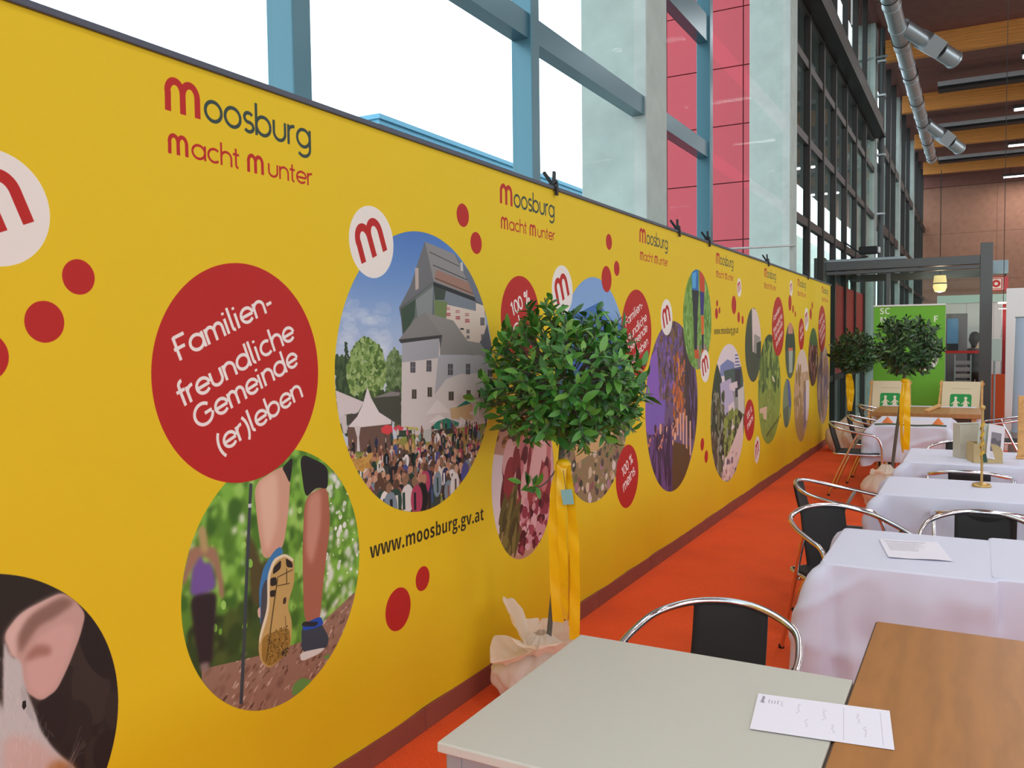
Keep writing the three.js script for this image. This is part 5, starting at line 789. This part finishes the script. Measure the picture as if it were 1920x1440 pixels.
{
  // white partition and displays of the next stand
  const w = thing('stand_partition', 'white stand partition behind the entrance glass', 'partition', [0, 0, -20.2]); for (let k = 0; k < 4; k++) mesh('wall_board', bx(1.35 + k * 0.5, 1.845 + k * 0.5, 0, 2.36, -0.06, 0), M.white, w); mesh('header', bx(1.3, 3.4, 2.36, 2.52, -0.08, 0.03), std({ color: rgb(196, 226, 214), roughness: 0.7 }), w);
  const b = thing('blue_panel_display', 'grey display stand with blue panel behind the entrance glass', 'display', [1.62, 0, -19.3]); mesh('back_board', rbx(-0.12, 0.26, 0, 2.12, -0.05, -0.01, 0.004, 1), std({ color: rgb(112, 108, 118), roughness: 0.7 }), b); mesh('blue_panel', bx(-0.1, 0.1, 1.52, 2.02, -0.01, 0.005), std({ color: rgb(92, 140, 190), roughness: 0.6 }), b); mesh('dark_pocket', bx(-0.1, 0.1, 1.36, 1.52, -0.01, 0.02), std({ color: rgb(40, 42, 56), roughness: 0.7 }), b);
  const tp = thing('belt_barrier', 'red belt barrier stretched behind the entrance glass', 'barrier', [0, 0, -18.7]); mesh('belt', bx(1.5, 2.16, 1.335, 1.385, -0.004, 0.004), M.signRed, tp); for (const x of [1.48, 2.18]) { mesh('post', rod(V(x, 0, 0), V(x, 1.42, 0), 0.03, 12), M.greyMetal, tp); mesh('foot', new THREE.CylinderGeometry(0.16, 0.17, 0.03, 24).translate(x, 0.015, 0), M.greyMetal, tp); }
  const rack = thing('slatted_rack', 'rack of pale slats below the red belt', 'rack', [1.82, 0, -19.1]); for (let k = 0; k < 7; k++) mesh('slat', rbx(-0.14, 0.12, 0.32 + k * 0.13, 0.4 + k * 0.13, -0.02, 0.02, 0.004, 1), std({ color: rgb(190 - k * 6, 170 - k * 4, 160), roughness: 0.6 }), rack); for (const x of [-0.15, 0.13]) mesh('upright', rbx(x - 0.012, x + 0.012, 0, 1.3, -0.03, 0.03, 0.003, 1), M.greyMetal, rack);
  const bb = mesh('cable_box', rbx(2.3, 2.56, 2.85, 3.11, -19.1, -18.9, 0.01, 1), std({ color: rgb(164, 184, 192), roughness: 0.5 })); tag(bb, 'pale blue steel box above the red safety sign', 'box');
  const sg = thing('safety_sign', 'red square safety sign with white ring beside the doorpost', 'sign', [2.36, 2.53, -18.9], 0.1);
  const stx = printed(0.26, 0.26, 900, (c) => { c.fillStyle = '#c02826'; c.fillRect(0, 0, 0.26, 0.26); c.strokeStyle = '#efe3d8'; c.lineWidth = 0.012; c.strokeRect(0.025, 0.025, 0.21, 0.21); c.fillStyle = '#efe3d8'; c.fillRect(0.05, 0.045, 0.16, 0.17); c.fillStyle = '#c02826'; c.beginPath(); c.arc(0.13, 0.13, 0.068, 0, 7); c.fill(); c.fillStyle = '#efe3d8'; c.beginPath(); c.arc(0.13, 0.13, 0.03, 0, 7); c.fill(); });
  mesh('front_plate', new THREE.BoxGeometry(0.28, 0.27, 0.008).translate(0, 0.135, 0), [M.signRed, M.signRed, M.signRed, M.signRed, std({ map: stx, roughness: 0.5 }), M.signRed], sg); const sp = mesh('side_plate', new THREE.BoxGeometry(0.2, 0.27, 0.008), M.signRed, sg); sp.position.set(0.18, 0.135, -0.09); sp.rotation.y = 1.1; mesh('bracket', rod(V(0.16, 0.27, -0.06), V(0.16, 0.36, -0.06), 0.012, 6), M.blackSteel, sg);
  const rp = thing('red_post_banner', 'narrow dark red hanging banner between doorpost and white stand wall', 'banner', [2.5, 0, -18.6]); mesh('cloth', bx(-0.03, 0.06, 0.9, 2.3, -0.01, 0.01), std({ color: rgb(130, 26, 30), roughness: 0.8 }), rp); mesh('pole', rod(V(-0.04, 0, 0), V(-0.04, 2.4, 0), 0.012, 8), M.greyMetal, rp);
  const orange = mesh('orange_partition', bx(2.3, 3.4, 0, 0.95, -18.35, -18.3), std({ color: rgb(214, 84, 40), roughness: 0.8 })); tag(orange, 'low orange partition beside the dark doorpost', 'partition');
  const hook = thing('hanging_lamp_shade', 'small white round ceiling disc lamp above the red banner', 'lamp', [2.47, 2.27, -18.2]); mesh('shade', new THREE.CylinderGeometry(0.09, 0.09, 0.03, 24), std({ color: 0xffffff, emissive: rgb(255, 240, 220), emissiveIntensity: 1.2 }), hook); mesh('shade', new THREE.CylinderGeometry(0.08, 0.08, 0.02, 24).translate(0, -0.1, 0), M.white, hook); mesh('cord', rod(V(0, 0.015, 0), V(0, 6.7, 0), 0.006, 6), M.blackSteel, hook);
  { const l = new THREE.PointLight(new THREE.Color(1, 0.9, 0.8), 0.6); l.name = 'disc_light'; l.position.y = -0.16; l.castShadow = true; hook.add(l); }
  const bot = thing('white_screen', 'small white screen on a pole beside the dark doorpost', 'screen', [2.33, 0, -17.2]); mesh('panel', rbx(-0.1, 0.1, 1.22, 1.62, -0.01, 0.01, 0.008, 1), std({ color: rgb(206, 222, 214), roughness: 0.5 }), bot); mesh('pole', rod(V(0, 0, -0.02), V(0, 1.3, -0.02), 0.015, 8), M.greyMetal, bot); mesh('foot', new THREE.CylinderGeometry(0.12, 0.13, 0.02, 20).translate(0, 0.01, -0.02), M.blackSteel, bot);
  const ww = thing('white_stand_wall', 'plain white stand wall behind the pale blue fabric column', 'wall', [0, 0, -14.2]); mesh('panel', bx(2.42, 3.6, 0, 2.34, -0.05, 0), M.white, ww); mesh('panel', bx(3.605, 4.8, 0, 2.34, -0.05, 0), M.white, ww);
  const cyl = thing('fabric_column', 'pale blue fabric display column on the white stand wall', 'display', [2.66, 0, -13.0]); mesh('fabric', new THREE.CylinderGeometry(0.16, 0.19, 1.5, 32, 6, false).translate(0, 1.15, 0), std({ color: rgb(168, 186, 208), roughness: 0.8 }), cyl); mesh('base', new THREE.CylinderGeometry(0.22, 0.23, 0.4, 32).translate(0, 0.2, 0), M.greyMetal, cyl); mesh('rim', new THREE.TorusGeometry(0.162, 0.008, 8, 40).rotateX(Math.PI / 2).translate(0, 1.9, 0), M.greyMetal, cyl);
}
// pulpit-like bracket on top of the entrance frame
{
  const k = thing('floodlight_bracket', 'black bracket with floodlight on top of the entrance frame', 'bracket', [0.02, 3.03, -17.0]);
  mesh('arm', merged([bar(V(-0.15, 0, 0), V(-0.15, 0.42, 0), 0.03, 0.03), bar(V(-0.15, 0.4, 0), V(0.1, 0.2, 0), 0.03, 0.03), bar(V(-0.15, 0.05, 0), V(0.25, 0.12, 0), 0.03, 0.03)]), M.blackSteel, k); mesh('head', rbx(0.1, 0.42, 0.16, 0.3, -0.08, 0.08, 0.02, 1), M.blackSteel, k); mesh('lens', rbx(0.42, 0.46, 0.18, 0.28, -0.06, 0.06, 0.01, 1), M.white, k);
}
// ---------------------------------------------------------------- the visitor behind the glass
function sdfBody(bones, res, lo, size, k) {
  const mc = new MarchingCubes(res, M.white, false, false, 400000), f = mc.field, P = new THREE.Vector3();
  for (let z = 0; z < res; z++) for (let y = 0; y < res; y++) for (let x = 0; x < res; x++) {
    P.set(lo.x + (x / (res / 2) / 2) * size, lo.y + (y / res) * size, lo.z + (z / res) * size); let d = 1e3;
    for (const [a, b, ra, rb, sx] of bones) { const ab = b.clone().sub(a), t = Math.min(1, Math.max(0, P.clone().sub(a).dot(ab) / ab.lengthSq())), q = P.clone().sub(a.clone().addScaledVector(ab, t)); if (sx) q.x /= sx; const e = q.length() - (ra + (rb - ra) * t), h = Math.max(k - Math.abs(d - e), 0) / k; d = Math.min(d, e) - h * h * k * 0.25; }
    f[z * res * res + y * res + x] = -d;
  }
  mc.isolation = 0; mc.update(); const n = mc.count, p = mc.positionArray.slice(0, n * 3), nn = mc.normalArray.slice(0, n * 3);
  for (let i = 0; i < n; i++) { p[i * 3] = lo.x + (p[i * 3] + 1) / 2 * size; p[i * 3 + 1] = lo.y + (p[i * 3 + 1] + 1) / 2 * size; p[i * 3 + 2] = lo.z + (p[i * 3 + 2] + 1) / 2 * size; }
  const g = new THREE.BufferGeometry(); g.setAttribute('position', new THREE.BufferAttribute(p, 3)); g.setAttribute('normal', new THREE.BufferAttribute(nn, 3)); return g;
}
{
  const t = thing('person', 'dark haired person in grey top standing behind the entrance glass', 'person', [2.02, 0, -19.75], 2.7);
  const arm = (s) => [[V(s * 0.17, 1.36, 0), V(s * 0.22, 1.08, 0.0), 0.05, 0.042], [V(s * 0.22, 1.08, 0), V(s * 0.2, 0.86, 0.1), 0.042, 0.03], [V(s * 0.2, 0.86, 0.1), V(s * 0.19, 0.79, 0.14), 0.03, 0.034],
    ...[-0.025, -0.008, 0.01, 0.026].map((o, i) => [V(s * 0.19 + o, 0.79, 0.14), V(s * 0.185 + o * 1.3, 0.715 + Math.abs(i - 1) * 0.006, 0.165), 0.011, 0.008]), [V(s * 0.19, 0.8, 0.15), V(s * 0.155, 0.765, 0.175), 0.012, 0.009]];
  const leg = (s) => [[V(s * 0.09, 0.88, 0), V(s * 0.1, 0.48, 0.02), 0.085, 0.058], [V(s * 0.1, 0.48, 0.02), V(s * 0.1, 0.09, -0.02), 0.058, 0.04], [V(s * 0.1, 0.05, -0.03), V(s * 0.11, 0.035, 0.15), 0.045, 0.034]];
  const body = [[V(0, 0.93, 0), V(0, 1.14, 0), 0.115, 0.105, 1.3], [V(0, 1.14, 0), V(0, 1.34, 0), 0.11, 0.11, 1.45], [V(0, 1.38, 0), V(0, 1.5, 0.01), 0.055, 0.05], [V(0, 1.555, 0.02), V(0, 1.64, 0.01), 0.075, 0.085], [V(0, 1.57, 0.09), V(0, 1.545, 0.11), 0.014, 0.016], [V(-0.085, 1.58, 0.01), V(-0.088, 1.6, 0.01), 0.014, 0.014], [V(0.085, 1.58, 0.01), V(0.088, 1.6, 0.01), 0.014, 0.014], ...arm(-1), ...arm(1), ...leg(-1), ...leg(1)];
  const g = sdfBody(body, 96, V(-0.9, -0.02, -0.9), 1.8, 0.035);
  const cols = new Float32Array(g.attributes.position.count * 3), skin = rgb(206, 164, 142), top = rgb(86, 84, 92), trousers = rgb(52, 40, 40), shoe = rgb(30, 28, 28), lip = rgb(150, 84, 76), eye = rgb(40, 32, 30);
  for (let i = 0; i < cols.length / 3; i++) { const x = g.attributes.position.getX(i), y = g.attributes.position.getY(i), z = g.attributes.position.getZ(i); let c = y < 0.09 ? shoe : y < 0.95 && Math.abs(x) < 0.185 ? trousers : y < 1.42 && !(y < 0.88 && Math.abs(x) > 0.15) ? top : skin; if (y > 1.5 && z > 0.07 && Math.abs(y - 1.515) < 0.009 && Math.abs(x) < 0.026) c = lip; if (z > 0.06 && Math.abs(y - 1.6) < 0.011 && Math.abs(Math.abs(x) - 0.033) < 0.014) c = eye; cols.set([c.r, c.g, c.b], i * 3); }
  g.setAttribute('color', new THREE.BufferAttribute(cols, 3)); mesh('body', g, std({ vertexColors: true, roughness: 0.75 }), t);
  mesh('hair', sdfBody([[V(0, 1.66, -0.02), V(0, 1.6, -0.05), 0.098, 0.09], [V(0, 1.58, -0.06), V(0, 1.47, -0.06), 0.085, 0.05]], 40, V(-0.2, 1.35, -0.25), 0.45, 0.03), std({ color: rgb(48, 34, 28), roughness: 0.6 }), t);
}
renderer.render(scene, camera);
